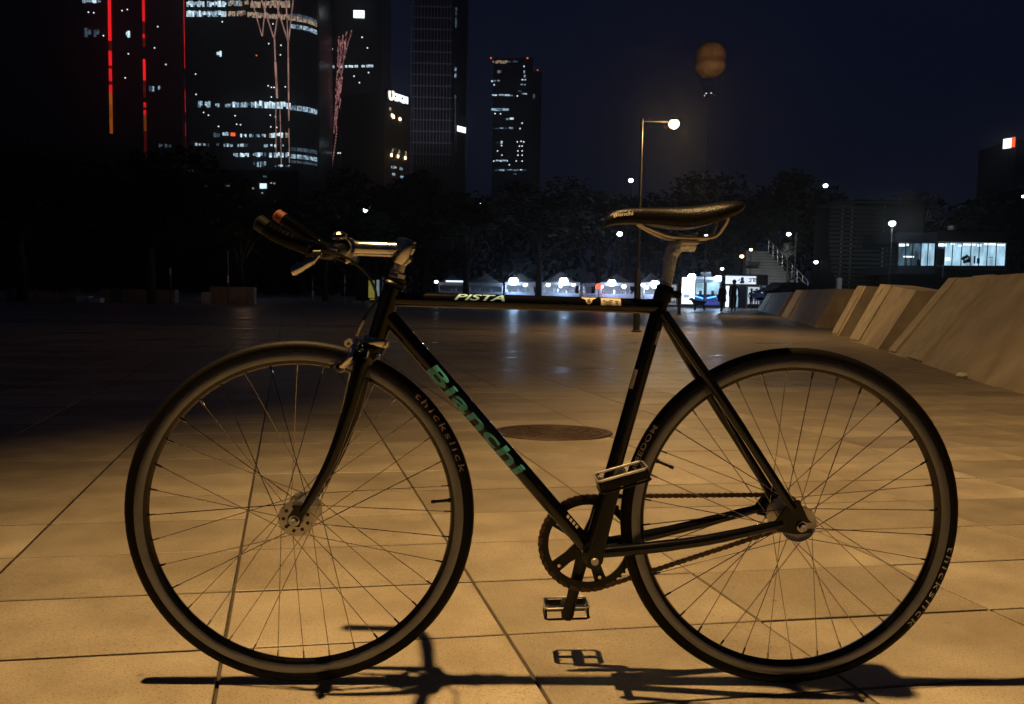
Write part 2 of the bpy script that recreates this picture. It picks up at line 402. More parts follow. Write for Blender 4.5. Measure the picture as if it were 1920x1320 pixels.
def text_mesh(body, shear=0, offset=0.0, space=1.0):
    cu = bpy.data.curves.new('print', 'FONT'); cu.body = body; cu.size = 1; cu.shear = shear; cu.offset = offset; cu.space_character = space
    cu.resolution_u = 4
    ob = bpy.data.objects.new('print', cu); COL.objects.link(ob)
    dg = bpy.context.evaluated_depsgraph_get(); dg.update()
    me = bpy.data.meshes.new_from_object(ob.evaluated_get(dg)); bpy.data.objects.remove(ob)
    return me
def printed(body, mp, mt, parent, name='lettering', shear=0, offset=0.0, cuts_v=5, cuts_u=0, space=1.0, vpow=1.0, me=None):
    """text laid on a surface: mp(u, v) with u, v from 0 to 1 over the text's own bounds"""
    me = me or text_mesh(body, shear, offset, space)
    bm = bmesh.new(); bm.from_mesh(me)
    xs = [v.co.x for v in bm.verts]; ys = [v.co.y for v in bm.verts]
    x0, x1, y0, y1 = min(xs), max(xs), min(ys), max(ys)
    for ax, lo, hi, cnt in ((1, y0, y1, cuts_v), (0, x0, x1, cuts_u)):
        for i in range(1, cnt+1):
            co_ = [0,0,0]; no = [0,0,0]; co_[ax] = lo + (hi-lo)*i/(cnt+1); no[ax] = 1
            bmesh.ops.bisect_plane(bm, geom=bm.verts[:]+bm.edges[:]+bm.faces[:], plane_co=co_, plane_no=no)
    for v in bm.verts: v.co = mp((v.co.x-x0)/(x1-x0), ((v.co.y-y0)/(y1-y0))**vpow)
    bmesh.ops.triangulate(bm, faces=bm.faces[:])
    out = bpy.data.meshes.new(name); bm.to_mesh(out); bm.free(); out.materials.append(mt)
    return link(name, out, parent)
def on_tube(a, b, r, u0, u1, ang0, ang1, lift=.0006):
    """map onto the near side of a tube from a to b: u along it, v from lower to upper edge"""
    a, b = Vector(a), Vector(b); ax = (b-a).normalized(); n = Vector((0,-1,0)); n = (n - ax*n.dot(ax)).normalized(); up = ax.cross(n)
    if up.z < 0: up = -up
    def f(u, v):
        s = a + (b-a)*(u0 + (u1-u0)*u); t = ang0 + (ang1-ang0)*v
        return s + (n*cos(t) + up*sin(t))*(r+lift)
    return f

# --- wheels
def wheel(cx, phase, valve, old, flange_y):
    w = part('wheel', bike); w.location = (cx, 0, HUBZ)
    rc, rt = R_W-.0128, .0128
    MB().lathe([(rc+rt*cos(2*pi*i/18), rt*1.02*sin(2*pi*i/18)) for i in range(18)], (0,0,0), (0,1,0), 120, True).build('tyre', M_RUBBER, w, True)
    # alloy rim: machined brake tracks, dark inner wall
    MB().lathe([(.3155,-.0085),(.3165,-.0106),(.3150,-.0112),(.3002,-.0105),(.2994,-.0099)], (0,0,0), (0,1,0), 120).lathe(
        [(.3155,.0085),(.3165,.0106),(.3150,.0112),(.3002,.0105),(.2994,.0099)], (0,0,0), (0,1,0), 120).build('brake_track', M_RIM, w, True)
    MB().lathe([(.2993,-.0099),(.2930,-.0072),(.2905,0),(.2930,.0072),(.2993,.0099)], (0,0,0), (0,1,0), 120).build('rim', M_RIMIN, w, True)
    # hub
    hb = MB().lathe([(.0075,-old/2+.012),(.013,-flange_y-.012),(.0150,-flange_y-.003),(.0345,-flange_y-.0015),(.0345,-flange_y+.0015),(.016,-flange_y+.006),(.0125,-.012),(.0125,.012),
              (.016,flange_y-.006),(.0345,flange_y-.0015),(.0345,flange_y+.0015),(.0150,flange_y+.003),(.013,flange_y+.012),(.0075,old/2-.012)], (0,0,0), (0,1,0), 40)
    hb.build('hub', M_ALLOY, w, True)
    for sy in (-1, 1):                                       # drillings of the high flanges
        hm = MB()
        for k in range(9):
            a = 2*pi*(k+.5)/9
            hm.lathe([(.0001,0),(.0036,0)], (.0235*cos(a), sy*(flange_y+.0034), .0235*sin(a)), (0,1,0), 10)
        tag(hm.build('flange_hole', M_DARK, w), kind='stuff')
    ax = MB().lathe([(.0001,-old/2-.017),(.0045,-old/2-.017),(.0045,old/2+.017),(.0001,old/2+.017)], (0,0,0), (0,1,0), 12)
    ax.build('axle', M_ALLOY, w, True)
    for sy in (-1, 1):
        nt = MB(); y = sy*(old/2+.0085)
        nt.lathe([(.0001,-.0045),(.0072,-.0045),(.0082,-.003),(.0082,.004),(.0001,.0045)] , (0,y,0), (0,1,0), 6)
        nt.lathe([(.0045,-.001),(.0105,-.001),(.0105,.0012),(.0045,.0012)], (0,y-sy*.005,0), (0,1,0), 20)
        nt.build('axle_nut', M_CHROME, w, True)
    for k in range(36):                                      # 36 spokes laced three cross
        th = rad(phase + 10*k); sd = -1 if k % 2 == 0 else 1; ld = 1 if (k//2) % 2 == 0 else -1
        ph = th + ld*rad(62)
        yf = sd*(flange_y + ld*.0025)
        p0 = Vector((.0305*cos(ph), yf, .0305*sin(ph))); p1 = Vector((.2925*cos(th), sd*.001, .2925*sin(th)))
        q = p1.lerp(p0, .052); el = p0 - Vector((0, ld*sd*.003, 0))
        sp = MB().tube([el, p0, p0.lerp(p1, .05), q], [.00095,.00095,.00092,.00092], 6)
        sp.tube([q, q.lerp(p1, .15), p1], [.0016,.0019,.0019], 6)
        sp.build('spoke', M_STEEL, w, True)
    a = rad(valve); d = Vector((cos(a), 0, sin(a)))
    MB().tube([d*.294, d*.287, d*.2865, d*.262, d*.2615, d*.254], [.0045,.0045,.003,.0028,.0038,.003], 10).build('valve', M_DARK, w, True)
    return w
def tyre_text(w, body, a0, a1, r0, r1, name='lettering', shear=0, offset=.01, space=1.0):
    rc, rt = R_W-.0128, .0128
    def f(u, v):
        a = rad(a0 + (a1-a0)*u); r = r0 + (r1-r0)*v
        h = max(-1, min(1, (r-rc)/rt)); y = -rt*1.02*sqrt(max(0, 1-h*h)) - .0005
        return Vector((r*cos(a), y, r*sin(a)))
    return printed(body, f, M_TYREPRINT, w, name, shear, offset, 2, 14, space)
wf = wheel(FX, 1.15, 5.6, .100, .035)
wr = wheel(RX, 3.4, 157.6, .120, .034)
tyre_text(wf, 'thickslick', 46.8, 15.6, .3205, .3325, shear=.08, offset=.0, space=1.3)
tyre_text(wr, 'thickslick', -9.5, -41.2, .3195, .3310, shear=.08, offset=.0, space=1.3)
tyre_text(wr, 'FREEDOM', 165, 146.5, .3245, .3335, offset=.022, space=1.1)
# cog with lock ring on the rear hub
cg = []
for k in range(34):
    a = 2*pi*k/34; r = .0365 if k % 2 else .0315; cg += [(r*cos(a-.04), r*sin(a-.04)), (r*cos(a+.04), r*sin(a+.04))]
MB().prism(cg, .043, .046).build('cog', M_CHAIN, wr)
MB().lathe([(.0345,0),(.036,.003),(.030,.006),(.018,.006)], (0,-.046,0), (0,1,0), 30).build('lock_ring', M_ALLOY, wr, True)

# --- frame
frame = part('frame', bike)
HT, HB = B(737, 541), B(706, 641)
hax = (HT-HB).normalized()
BBc = B(1107, 1034); STt = B(1243, 556)
MB().tube([HB - hax*.004, HB, HB + hax*.001, HT - hax*.001, HT, HT + hax*.003], [.0185,.0205,.0182,.0182,.0205,.0185], 24).build('head_tube', M_PAINT, frame, True)
tt0, tt1 = B(739, 562.5), B(1233, 577)
MB().tube([tt0, tt0.lerp(tt1,.5), tt1], .0143, 24).build('top_tube', M_PAINT, frame, True)
dt0, dt1 = B(722, 587), BBc
MB().tube([dt0, dt0.lerp(dt1,.5), dt1], .0159, 24).build('down_tube', M_PAINT, frame, True)
MB().tube([BBc, BBc.lerp(STt,.5), STt], [.0150,.0150,.0150], 24).build('seat_tube', M_PAINT, frame, True)
MB().lathe([(.0001,-.034),(.0175,-.034),(.0205,-.032),(.0205,.032),(.0175,.034),(.0001,.034)], BBc, (0,1,0), 28).build('bottom_bracket_shell', M_PAINT, frame, True)
sdir = (STt-BBc).normalized()
MB().tube([STt - sdir*.012, STt, STt + sdir*.016, STt + sdir*.019], [.0172,.0172,.0172,.0160], 24).build('seat_collar', M_BLACK, frame, True)
c = STt + sdir*.006 + Vector((.024, 0, -.004))
MB().tube([c + Vector((0,-.016,0)), c + Vector((0,.016,0))], .0075, 14).tube([c + Vector((-.022,-.006,.001)), c + Vector((0,-.006,0))], .0075, 8).build('collar_bolt', M_BLACK, frame, True)
dr = Vector((RX, 0, HUBZ))
for s in (-1, 1):
    y = s*.058
    e_ = dr + Vector((-.036, y, .004)); e2 = dr + Vector((-.004, y, .0))
    MB().tube(smooth_path([BBc + Vector((.012, s*.024, .004)), BBc + Vector((.10, s*.034, .016)), BBc.lerp(dr,.55) + Vector((0, s*.050, 0)), e_], 5), [.0115]*8 + [.0105]*4 + [.0095]*2 + [.0085]*2, 14).build('chainstay', M_PAINT, frame, True)
    top = B(1240, 590) + Vector((.002, s*.012, .0))
    low = dr + Vector((-.018, y, .034))
    MB().tube(smooth_path([top, top.lerp(low,.3) + Vector((0, s*.014, 0)), top.lerp(low,.65) + Vector((0, s*.012, 0)), low], 5), [.0098]*10 + [.0088]*6, 14).build('seatstay', M_PAINT, frame, True)
    # dropout plate, slotted to the rear
    pl_ = [(-.052,.006),(-.046,-.010),(-.010,-.016),(.020,-.013),(.022,-.006),(-.004,-.005),(-.004,.006),(.020,.007),(.012,.014),(-.006,.050),(-.024,.046)]
    MB().prism(pl_, y-.0028, y+.0028, Matrix.Translation(dr)).build('dropout', M_PAINT, frame)
br = B(1312, 690); MB().tube([br + Vector((.0,-.022,.0)), br + Vector((.0,.022,.0))], .006, 12).build('stay_bridge', M_PAINT, frame, True)

# fork
fork = part('fork', bike)
cb = HB - hax*.012
MB().lathe([(.012,-.011),(.0215,-.009),(.0225,.004),(.0205,.009),(.012,.010)], cb, hax, 28).build('fork_crown_race', M_PAINT, fork, True)
crown = cb - hax*.022
MB().tube([crown + Vector((0,-.045,-.004)), crown + Vector((0,-.030,.004)), crown, crown + Vector((0,.030,.004)), crown + Vector((0,.045,-.004))], [.010,.0155,.0175,.0155,.010], 18).build('fork_crown', M_PAINT, fork, True)
for s in (-1, 1):
    pts = [crown + Vector((.0, s*.036, .004)), B(676,690,-.04), B(656,765,-.044), B(625,855,-.048), B(592,921,-.05), B(566,963,-.05)]
    pts = [pts[0]] + [Vector((p.x, s*abs(p.y), p.z)) for p in pts[1:]]
    pth = smooth_path(pts, 5); N = len(pth)
    MB().tube(pth, [.0148 + (.0072-.0148)*(i/(N-1))**1.2 for i in range(N)], 16, ry=.72).build('fork_blade', M_PAINT, fork, True)
    e_ = Vector((FX, s*.051, HUBZ)); mb = MB()
    mb.prism([(-.012,-.010),(.010,-.012),(.018,.010),(.014,.030),(.002,.028),(-.012,.008)], s*.051-.0028, s*.051+.0028, Matrix.Translation((FX,0,HUBZ)))
    mb.build('fork_end', M_PAINT, fork)
# headset
hs = part('headset', bike)
MB().lathe([(.0185,0),(.0225,.001),(.0225,.006),(.0175,.011)], HT + hax*.002, hax, 28).lathe([(.0170,.012),(.0195,.013),(.0195,.018),(.0130,.021)], HT + hax*.001, hax, 28).build('upper_cup', M_BLACK, hs, True)
MB().lathe([(.0180,.006),(.0235,.004),(.0250,-.003),(.0230,-.009),(.0175,-.011)], HB + hax*.001, hax, 30).build('lower_cup', M_CHROME, hs, True)

# stem and handlebar
stem = part('stem', bike)
q0, q1 = HT + hax*.018, B(757, 476)
MB().tube([q0, q0.lerp(q1,.6), q1 - hax*.004], [.0112,.0112,.0112], 20).build('quill', M_ALLOY, stem, True)
MB().lathe([(.0112,.0),(.0175,.001),(.0175,.010),(.0160,.013),(.0112,.014)], q0, hax, 6).build('lock_nut', M_CHROME, stem)
bc = B(650, 467)                                            # handlebar centre
elb = B(757, 471); exd = (elb-bc).normalized()
MB().tube([bc + exd*.010, bc + exd*.020, bc + exd*.026, elb - exd*.016, elb - exd*.006], [.0165,.0150,.0142,.0146,.0170], 22).build('extension', M_CHROME, stem, True)
MB().tube([elb - hax*.028, elb - hax*.020, elb + hax*.010, elb + hax*.020, elb + hax*.0225], [.0125,.0185,.0195,.0170,.008], 22).build('elbow', M_CHROME, stem, True)
MB().lathe([(.0135,-.022),(.0195,-.021),(.0205,0),(.0195,.021),(.0135,.022)], bc, (0,1,0), 26).build('bar_clamp', M_CHROME, stem, True)
for dx, dz in ((.021,.010),(.016,-.014),(.019,.002),(.012,-.019)):
    p = elb + Vector((dx, -.006, dz)); MB().lathe([(.0001,-.003),(.0040,-.003),(.0045,.002),(.0030,.004),(.0028,.001),(.0001,.001)], p, (.86,-.5,0), 12).build('bolt', M_DARK if dz in (.010,-.014) else M_CHROME, stem, True)
p = bc + Vector((.008,-.004,-.022)); MB().tube([p, p + Vector((-.010,0,-.006))], .0042, 10).build('clamp_bolt', M_CHROME, stem, True)

bar = part('handlebar', bike)
NEAR = [B(641,470,-.035), B(622,476,-.10), B(600,473,-.155), B(566,462,-.188), B(522,444,-.196), B(488,422,-.197), B(440,388,-.197), B(404,364,-.197)]
def side(s):
    return [bc + Vector((0,s*.024,0))] + [Vector((p.x, s*abs(p.y), p.z)) for p in NEAR]
MB().tube(smooth_path(side(-1)[:3][::-1] + side(1)[:3], 4), .0120, 16).build('bar_centre', M_BLACK, bar, True)
for s in (-1, 1):
    pth = smooth_path(side(s)[2:-2] if s < 0 else side(s)[2:], 16); N = len(pth)
    MB().tube(pth, [.0128 + .0006*(1 if i % 3 == 0 else (-.6 if i % 3 == 1 else .3)) for i in range(N)], 14).build('grip_tape', M_TAPE, bar, True)
    d = (pth[-1]-pth[-2]).normalized()
    MB().tube([pth[-1]-d*.012, pth[-1]+d*.004, pth[-1]+d*.008], [.0138,.0138,.009], 14).build('bar_plug', M_ORANGE if s > 0 else M_BLACK, bar, True)  # orange far plug is made up, standing for leftover finger tips
# chrome bell on the bar beside the stem
bl = part('bell', bike); bp = bc + Vector((-.008, -.030, .012))
MB().lathe([(.0135,-.006),(.0140,0),(.0140,.010),(.0135,.011)], bc + Vector((0,-.032,.0)), (0,1,0), 20).build('bell_clamp', M_ALLOY, bl, True)
MB().lathe([(.0150,0),(.0155,.003),(.0140,.009),(.0080,.013),(.0001,.0142)], bp + Vector((0,0,.003)), (-.1,-.15,1), 10).build('bell_dome', M_CHROME, bl)
# brake lever under the near horn
lv = part('brake_lever', bike)
l0, l1 = B(589, 490, -.19), B(546, 512, -.19)
MB().tube(smooth_path([l0 + Vector((.012,0,.012)), l0, l0.lerp(l1,.35), l0.lerp(l1,.8) + Vector((0,0,-.001)), l1], 5), [.0022,.0028,.003,.0035,.004,.005,.006,.0066,.0070,.0072,.0072,.0075,.008,.0086,.0086,.0085,.0084,.0082,.008,.0078,.0055], 12, ry=.8).build('lever_blade', M_CHROME, lv, True)
pv = side(-1)[4]; MB().tube([pv + Vector((.012,0,.0)), pv + Vector((.010,0,-.014)), l0 + Vector((.012,0,.012))], [.008,.007,.005], 10).build('lever_body', M_BLACK, lv, True)
# front brake
bk = part('front_brake', bike)
pvt = B(668, 653, -.018)
MB().lathe([(.0001,-.012),(.0062,-.012),(.0085,-.008),(.0085,.030),(.0001,.030)], pvt, (0,1,0), 18).build('pivot', M_CHROME, bk, True)
MB().tube(smooth_path([B(672,640,-.022), B(660,660,-.030), B(657,672,-.034), B(646,684,-.030), B(640,690,-.024)], 5), [.0066]*6 + [.0080]*8 + [.0070]*7, 12, ry=.7).build('caliper_arm', M_CHROME, bk, True)
MB().tube(smooth_path([B(676,642,-.002), B(672,656,.020), B(664,676,.030), B(650,690,.024)], 5), .0065, 12, ry=.7).build('caliper_arm', M_CHROME, bk, True)
for s in (-1, 1):
    p = B(637, 686, s*.018); MB().tube([p + Vector((-.018,0,-.004)), p + Vector((.022,0,.006))], [.0065,.0070], 10, ry=.8).build('brake_pad', M_BLACK, bk, True)
p = B(637, 689, -.026); MB().lathe([(.0065,-.003),(.0115,-.003),(.0125,0),(.0115,.003),(.0065,.003)], p, (.15,1,0), 20, True).build('pad_washer', M_CHROME, bk, True)
p = B(655, 646, -.026); MB().lathe([(.0035,-.003),(.0085,-.003),(.0085,.003),(.0035,.003)], p, (.3,1,.2), 18, True).build('barrel_adjuster', M_ALLOY, bk, True)
MB().tube(smooth_path([B(668,632,-.020), B(674,617,-.02), B(681,603,-.018)], 5), [.0038]*5 + [.0046]*6, 12).build('cable_adjuster', M_ALLOY, bk, True)
MB().tube(smooth_path([B(681,603,-.018), B(692,585,-.02), B(706,560,-.045), B(690,520,-.09), B(650,486,-.14), B(600,472,-.185)], 8), .0024, 8).build('brake_cable', M_BLACK, bk, True)

# saddle and seat post
sad = part('saddle', bike)
secs = [(.216,.906,.004,.006),(.218,.914,.010,.016),(.225,.925,.0165,.024),(.240,.933,.0205,.029),(.270,.9375,.0235,.032),(.310,.9385,.029,.036),(.350,.9395,.039,.043),(.385,.942,.052,.046),
        (.415,.947,.062,.044),(.440,.951,.067,.038),(.460,.953,.066,.030),(.471,.951,.060,.020),(.475,.946,.050,.010)]
K = 14; mb = MB(); V = []
for x, zt, w_, dp in secs:
    for k in range(K+1):
        t = -1 + 2*k/K
        yy = w_*sin(t*pi/2*.98)*(1 if abs(t) < .8 else 1 - .10*(abs(t)-.8)/.2)
        V.append((x, yy, zt - dp*abs(t)**3.0 - (.004 if x > .33 else 0)*math.exp(-(t/.16)**2)))
    V.append((x, 0, zt - dp*.85 - .002))
K2 = K+2; fs = []
for i in range(len(secs)-1):
    for k in range(K2): fs.append((i*K2+k, i*K2+(k+1)%K2, (i+1)*K2+(k+1)%K2, (i+1)*K2+k))
fs += [tuple(range(K2)), tuple(reversed(range((len(secs)-1)*K2, len(secs)*K2)))]
so = mb.add(V, fs).build('saddle_cover', M_LEATHER, sad, True)
md = so.modifiers.new('round', 'SUBSURF'); md.levels = 1; md.render_levels = 1
for s in (-1, 1):
    MB().tube(smooth_path([B(1194,424) + Vector((0,s*.010,.006)), B(1207,428) + Vector((0,s*.014,0)), B(1248,446) + Vector((0,s*.021,0)), B(1275,449) + Vector((0,s*.022,0)), B(1309,450) + Vector((0,s*.022,0)), B(1336,446) + Vector((0,s*.024,0)), B(1350,426) + Vector((0,s*.034,0)), B(1354,414) + Vector((0,s*.038,0))], 6), .0036, 10).build('rail', M_ALLOY, sad, True)
def on_saddle(u, v):
    x = .233 + .036*u; t = -(.80 - .145*v)
    for i in range(len(secs)-1):
        if secs[i][0] <= x <= secs[i+1][0]:
            f = (x-secs[i][0])/(secs[i+1][0]-secs[i][0]); zt, w_, dp = [secs[i][j]*(1-f)+secs[i+1][j]*f for j in (1,2,3)]
    return Vector((x, w_*sin(t*pi/2*.98) - .0008, zt - dp*abs(t)**3.0 + .0002))
printed('Bianchi', on_saddle, M_STICK, sad, offset=.02, cuts_v=2, cuts_u=6)
post = part('seatpost', bike)
p0, p1 = STt + sdir*.014, B(1257, 487)
MB().tube([p0 - sdir*.03, p0, p1, p1 + sdir*.006], [.0120,.0120,.0120,.0125], 22).build('post', M_POST, post, True)
hd = B(1288, 459)
MB().tube(smooth_path([p1 - sdir*.004, p1 + sdir*.010, B(1268, 466), hd + Vector((-.006,0,-.003)), hd + Vector((.016,0,-.005))], 5), [.0130]*5 + [.0140]*6 + [.0128]*5 + [.0118]*4 + [.0100], 18).build('post_head', M_POST, post, True)
MB().bbox(hd + Vector((0,0,.002)), (.036,.052,.012), .004).bbox(hd + Vector((0,0,.014)), (.030,.050,.007), .003).build('rail_clamp', M_ALLOY, post)
for dx in (-.013, .013):
    p = hd + Vector((dx,-.002,.021)); MB().bbox(p, (.012,.012,.004), .001).build('clamp_bolt', M_CHROME, post)

# crankset
ck = part('crankset', bike)
cr_c = BBc + Vector((0,.044,0))
NT = 48; outr = []
for k in range(NT):
    for q_, r in ((-.30,.0945),(-.14,.0985),(.14,.0985),(.30,.0945)):
        a = 2*pi*(k+q_)/NT; outr.append((r*cos(a), r*sin(a)))
V = []; n_ = len(outr)
inn = [(.0800*cos(atan2(z,x)), .0800*sin(atan2(z,x))) for x, z in outr]
for y in (-.002, .002):
    V += [(x, y, z) for x, z in outr] + [(x, y, z) for x, z in inn]
fs = []
for i in range(n_):
    j = (i+1) % n_
    fs += [(i,j,n_+j,n_+i), (2*n_+i,3*n_+i,3*n_+j,2*n_+j), (i,2*n_+i,2*n_+j,j), (n_+i,n_+j,3*n_+j,3*n_+i)]
MB().add([Vector(v) + cr_c for v in V], fs).build('chainring', M_BLACK, ck)
cdir = (B(1060,1143,.062) - (BBc + Vector((0,.062,0)))); cang = atan2(cdir.z, cdir.x)
mb = MB()
for k in range(5):
    a = cang + pi/5 + 2*pi*k/5; u = Vector((cos(a),0,sin(a))); w_ = Vector((-sin(a),0,cos(a)))
    pts = [u*.012+w_*.016, u*.050+w_*.0105, u*.082+w_*.012, u*.086, u*.082-w_*.012, u*.050-w_*.0105, u*.012-w_*.016]
    mb.prism([(p.x, p.z) for p in pts], .0465, .0535, Matrix.Translation(BBc))
mb.lathe([(.0001,.045),(.024,.045),(.025,.049),(.024,.054),(.0001,.054)], BBc, (0,1,0), 24)
mb.build('spider', M_BLACK, ck)
for k in range(5):
    a = cang + pi/5 + 2*pi*k/5; p = cr_c + Vector((.0735*cos(a), 0, .0735*sin(a)))
    MB().lathe([(.0001,-.0045),(.0035,-.0045),(.0040,-.002),(.0040,.003)], p, (0,1,0), 10).build('chainring_bolt', M_CHROME, ck, True)
PF, PN = B(1061, 1142, .108), B(1166, 897, -.108)
for s, P in ((1, PF), (-1, PN)):
    y = s*.068
    a, b = BBc + Vector((0, s*.060, 0)), Vector((P.x, s*.072, P.z))
    d = (b-a).normalized()
    MB().tube([a - d*.016, a, a + d*.03, b - d*.03, b, b + d*.010, b + d*.0125], [.012,.0165,.0140,.0112,.0130,.0105,.004], 16, ry=.5).build('crank_arm', M_BLACK, ck, True)
MB().lathe([(.0001,-.004),(.0060,-.004),(.0075,-.001),(.0075,.002)], BBc + Vector((0,-.068,0)), (0,1,0), 16).build('crank_bolt', M_ALLOY, ck, True)
MB().lathe([(.0085,-.066),(.0085,.066)], BBc, (0,1,0), 16).build('spindle', M_ALLOY, ck, True)
def pedal(P, s, tilt):
    pd = part('pedal', bike); pd.location = P; pd.rotation_euler = (0, -tilt, 0)
    def rr(hx, hy, z):                                       # rounded rectangle outline
        return [(hx*a, hy*b, z) for a, b in ((-.86,-1),(.86,-1),(1,-.8),(1,.8),(.86,1),(-.86,1),(-1,.8),(-1,-.8))]
    for z in (.011, -.011):                                  # toothed upper and lower cage hoops
        MB().tube(rr(.046,.031,z), .0024, 8, closed=True).build('cage_hoop', M_ALLOY if z > 0 else M_BLACK, pd, True)
    for sx in (-1, 1):
        MB().bbox((sx*.044,0,0), (.005,.054,.026), .0015).build('cage_end', M_BLACK, pd)
    MB().bbox((0,s*.0305,0), (.084,.003,.014), .001).build('cage_plate', M_BLACK, pd)
    MB().tube([(0,-.034,0),(0,-.02,0),(0,.02,0),(0,.034,0)], [.008,.0125,.0125,.008], 16).build('pedal_body', M_BLACK, pd, True)
    MB().bbox((0,0,0), (.086,.012,.012), .003).build('cross_bar', M_BLACK, pd)
    MB().tube([(0,-s*.036,0),(0,-s*.03,0)], .0075, 12).build('pedal_axle', M_CHROME, pd, True)
    for sx in (-1, 1):
        for yy in (-.016, .016): MB().lathe([(.0001,0),(.0032,0),(.0030,.003),(.0001,.004)], (sx*.040,yy,.0115), (0,0,1), 8).build('cage_bolt', M_CHROME, pd)
    return pd
pedal(PF, 1, rad(2)); pedal(PN, -1, rad(16.5))

# chain: one wavy link band round chainring and cog
def chain():
    c0, c1 = BBc, Vector((RX, 0, HUBZ)); r0, r1 = .0965, .0345
    d = c1-c0; D = hypot(d.x, d.z); base = atan2(d.z, d.x); be = math.acos((r0-r1)/D)
    path = []
    def arc(c, r, a0, a1, n):
        for i in range(n+1):
            a = a0 + (a1-a0)*i/n; path.append(Vector((c.x + r*cos(a), 0, c.z + r*sin(a))))
    arc(c0, r0, base+be, base+2*pi-be, 60); arc(c1, r1, base-be, base+be, 16)
    L = [0]; path.append(path[0])
    for i in range(1, len(path)): L.append(L[-1] + (path[i]-path[i-1]).length)
    n = int(L[-1]/.0127)*6; V = []; fs = []; j = 0
    for k in range(n):
        s = L[-1]*k/n
        while L[j+1] < s: j += 1
        t = (s-L[j])/(L[j+1]-L[j]); p = path[j].lerp(path[j+1], t); g = (path[j+1]-path[j]).normalized(); nn = Vector((-g.z,0,g.x))
        h = .0030 + .0016*abs(cos(pi*k/6)); yw = .0034 if (k//6) % 2 else .0024
        for y, q in ((-yw,-h),(yw,-h),(yw,h),(-yw,h)): V.append(p + nn*q + Vector((0,.0445+y,0)))
    for k in range(n):
        a, b = k*4, ((k+1) % n)*4
        for i in range(4): fs.append((a+i, a+(i+1)%4, b+(i+1)%4, b+i))
    MB().add(V, fs).build('chain', M_CHAIN, bike)
chain()

# frame print
def on_axis(a, b, q):                                     # foot of q on the axis a-b
    d = (b-a).normalized(); return a + d*(q-a).dot(d)
f = on_tube(on_axis(dt0,dt1,B(808,690)), on_axis(dt0,dt1,B(982,882)), .0159, 0, 1, rad(-58), rad(40), .0008)
printed('Bianchi', f, M_CELESTE, frame, 'down_tube_lettering', shear=.06, offset=.026, cuts_v=9, cuts_u=2, space=1.06, vpow=.80)
f = on_tube(on_axis(tt0,tt1,B(852,565)), on_axis(tt0,tt1,B(946,568)), .0143, 0, 1, rad(5), rad(58), .0008)
printed('PISTA', f, mat('silver_green_decal', (.30,.58,.72), .45), frame, 'top_tube_lettering', shear=.35, offset=.02, cuts_v=6)
def decal(name, mt, a, b, r, u0, u1, lo, hi, lift=.0004, nu=4, nv=6):
    f = on_tube(a, b, r, u0, u1, rad(lo), rad(hi), lift); V = [f(i/nu, j/nv) for i in range(nu+1) for j in range(nv+1)]
    return MB().add(V, [(i*(nv+1)+j, (i+1)*(nv+1)+j, (i+1)*(nv+1)+j+1, i*(nv+1)+j+1) for i in range(nu) for j in range(nv)]).build(name, mt, frame, True)
TA, TB = tt0, tt1; TL = TB.x - TA.x
def tu(px): return (B(px, 570).x - TA.x)/TL
decal('white_sticker', M_STICK, TA, TB, .0143, tu(1125), tu(1162), -2, 62, .0004)
for u0, u1, lo, hi in ((1128,1133,34,40),(1130,1146,24,28),(1134,1144,14,18),(1130,1138,6,10),(1152,1156,12,20),(1151,1157,28,34),(1140,1148,36,41)):
    decal('sticker_print', M_INK, TA, TB, .0143, tu(u0), tu(u1), lo, hi, .0009, 2, 2)
f = on_tube(TA, TB, .0143, tu(1088), tu(1117), rad(2), rad(64), .0004)
badge = [(0,1),(.28,1),(.30,.98),(.70,.98),(.72,1),(1,1),(.96,.86),(.80,.66),(.72,.58),(.69,.30),(.60,.08),(.50,0),(.40,.08),(.31,.30),(.28,.58),(.20,.66),(.05,.84)]
bme = bpy.data.meshes.new('badge_outline'); bme.from_pydata([(x,z,0) for x,z in badge], [], [tuple(range(len(badge)))])
printed('', f, M_STICK, frame, 'wing_badge', cuts_v=8, me=bme)
f = on_tube(TA, TB, .0143, tu(1099.5), tu(1105), rad(18), rad(46), .0009)
printed('B', (lambda g: lambda u, v: g(1-v, u))(f), M_INK, frame, 'badge_letter', offset=.03, cuts_v=2, cuts_u=3)
# small marks on down and seat tube
for q in (0, .26, .52, .78):
    decal('tube_mark', M_STICK, on_axis(dt0,dt1,B(1062,966)), on_axis(dt0,dt1,B(1083,990)), .0159, q, q+.17, 32, 58)
decal('seat_tube_logo', mat('dim_decal', (.12,.12,.12), .5), on_axis(BBc,STt,B(1118,1014)), on_axis(BBc,STt,B(1126,986)), .0150, 0, 1, -30, 12)
decal('torn_sticker', M_STICK, on_axis(BBc,STt,B(1188,732)), on_axis(BBc,STt,B(1198,696)), .0150, 0, 1, 38, 74)
decal('torn_sticker', M_DECAL, on_axis(BBc,STt,B(1216,645)), on_axis(BBc,STt,B(1222,620)), .0150, 0, 1, -52, -30)

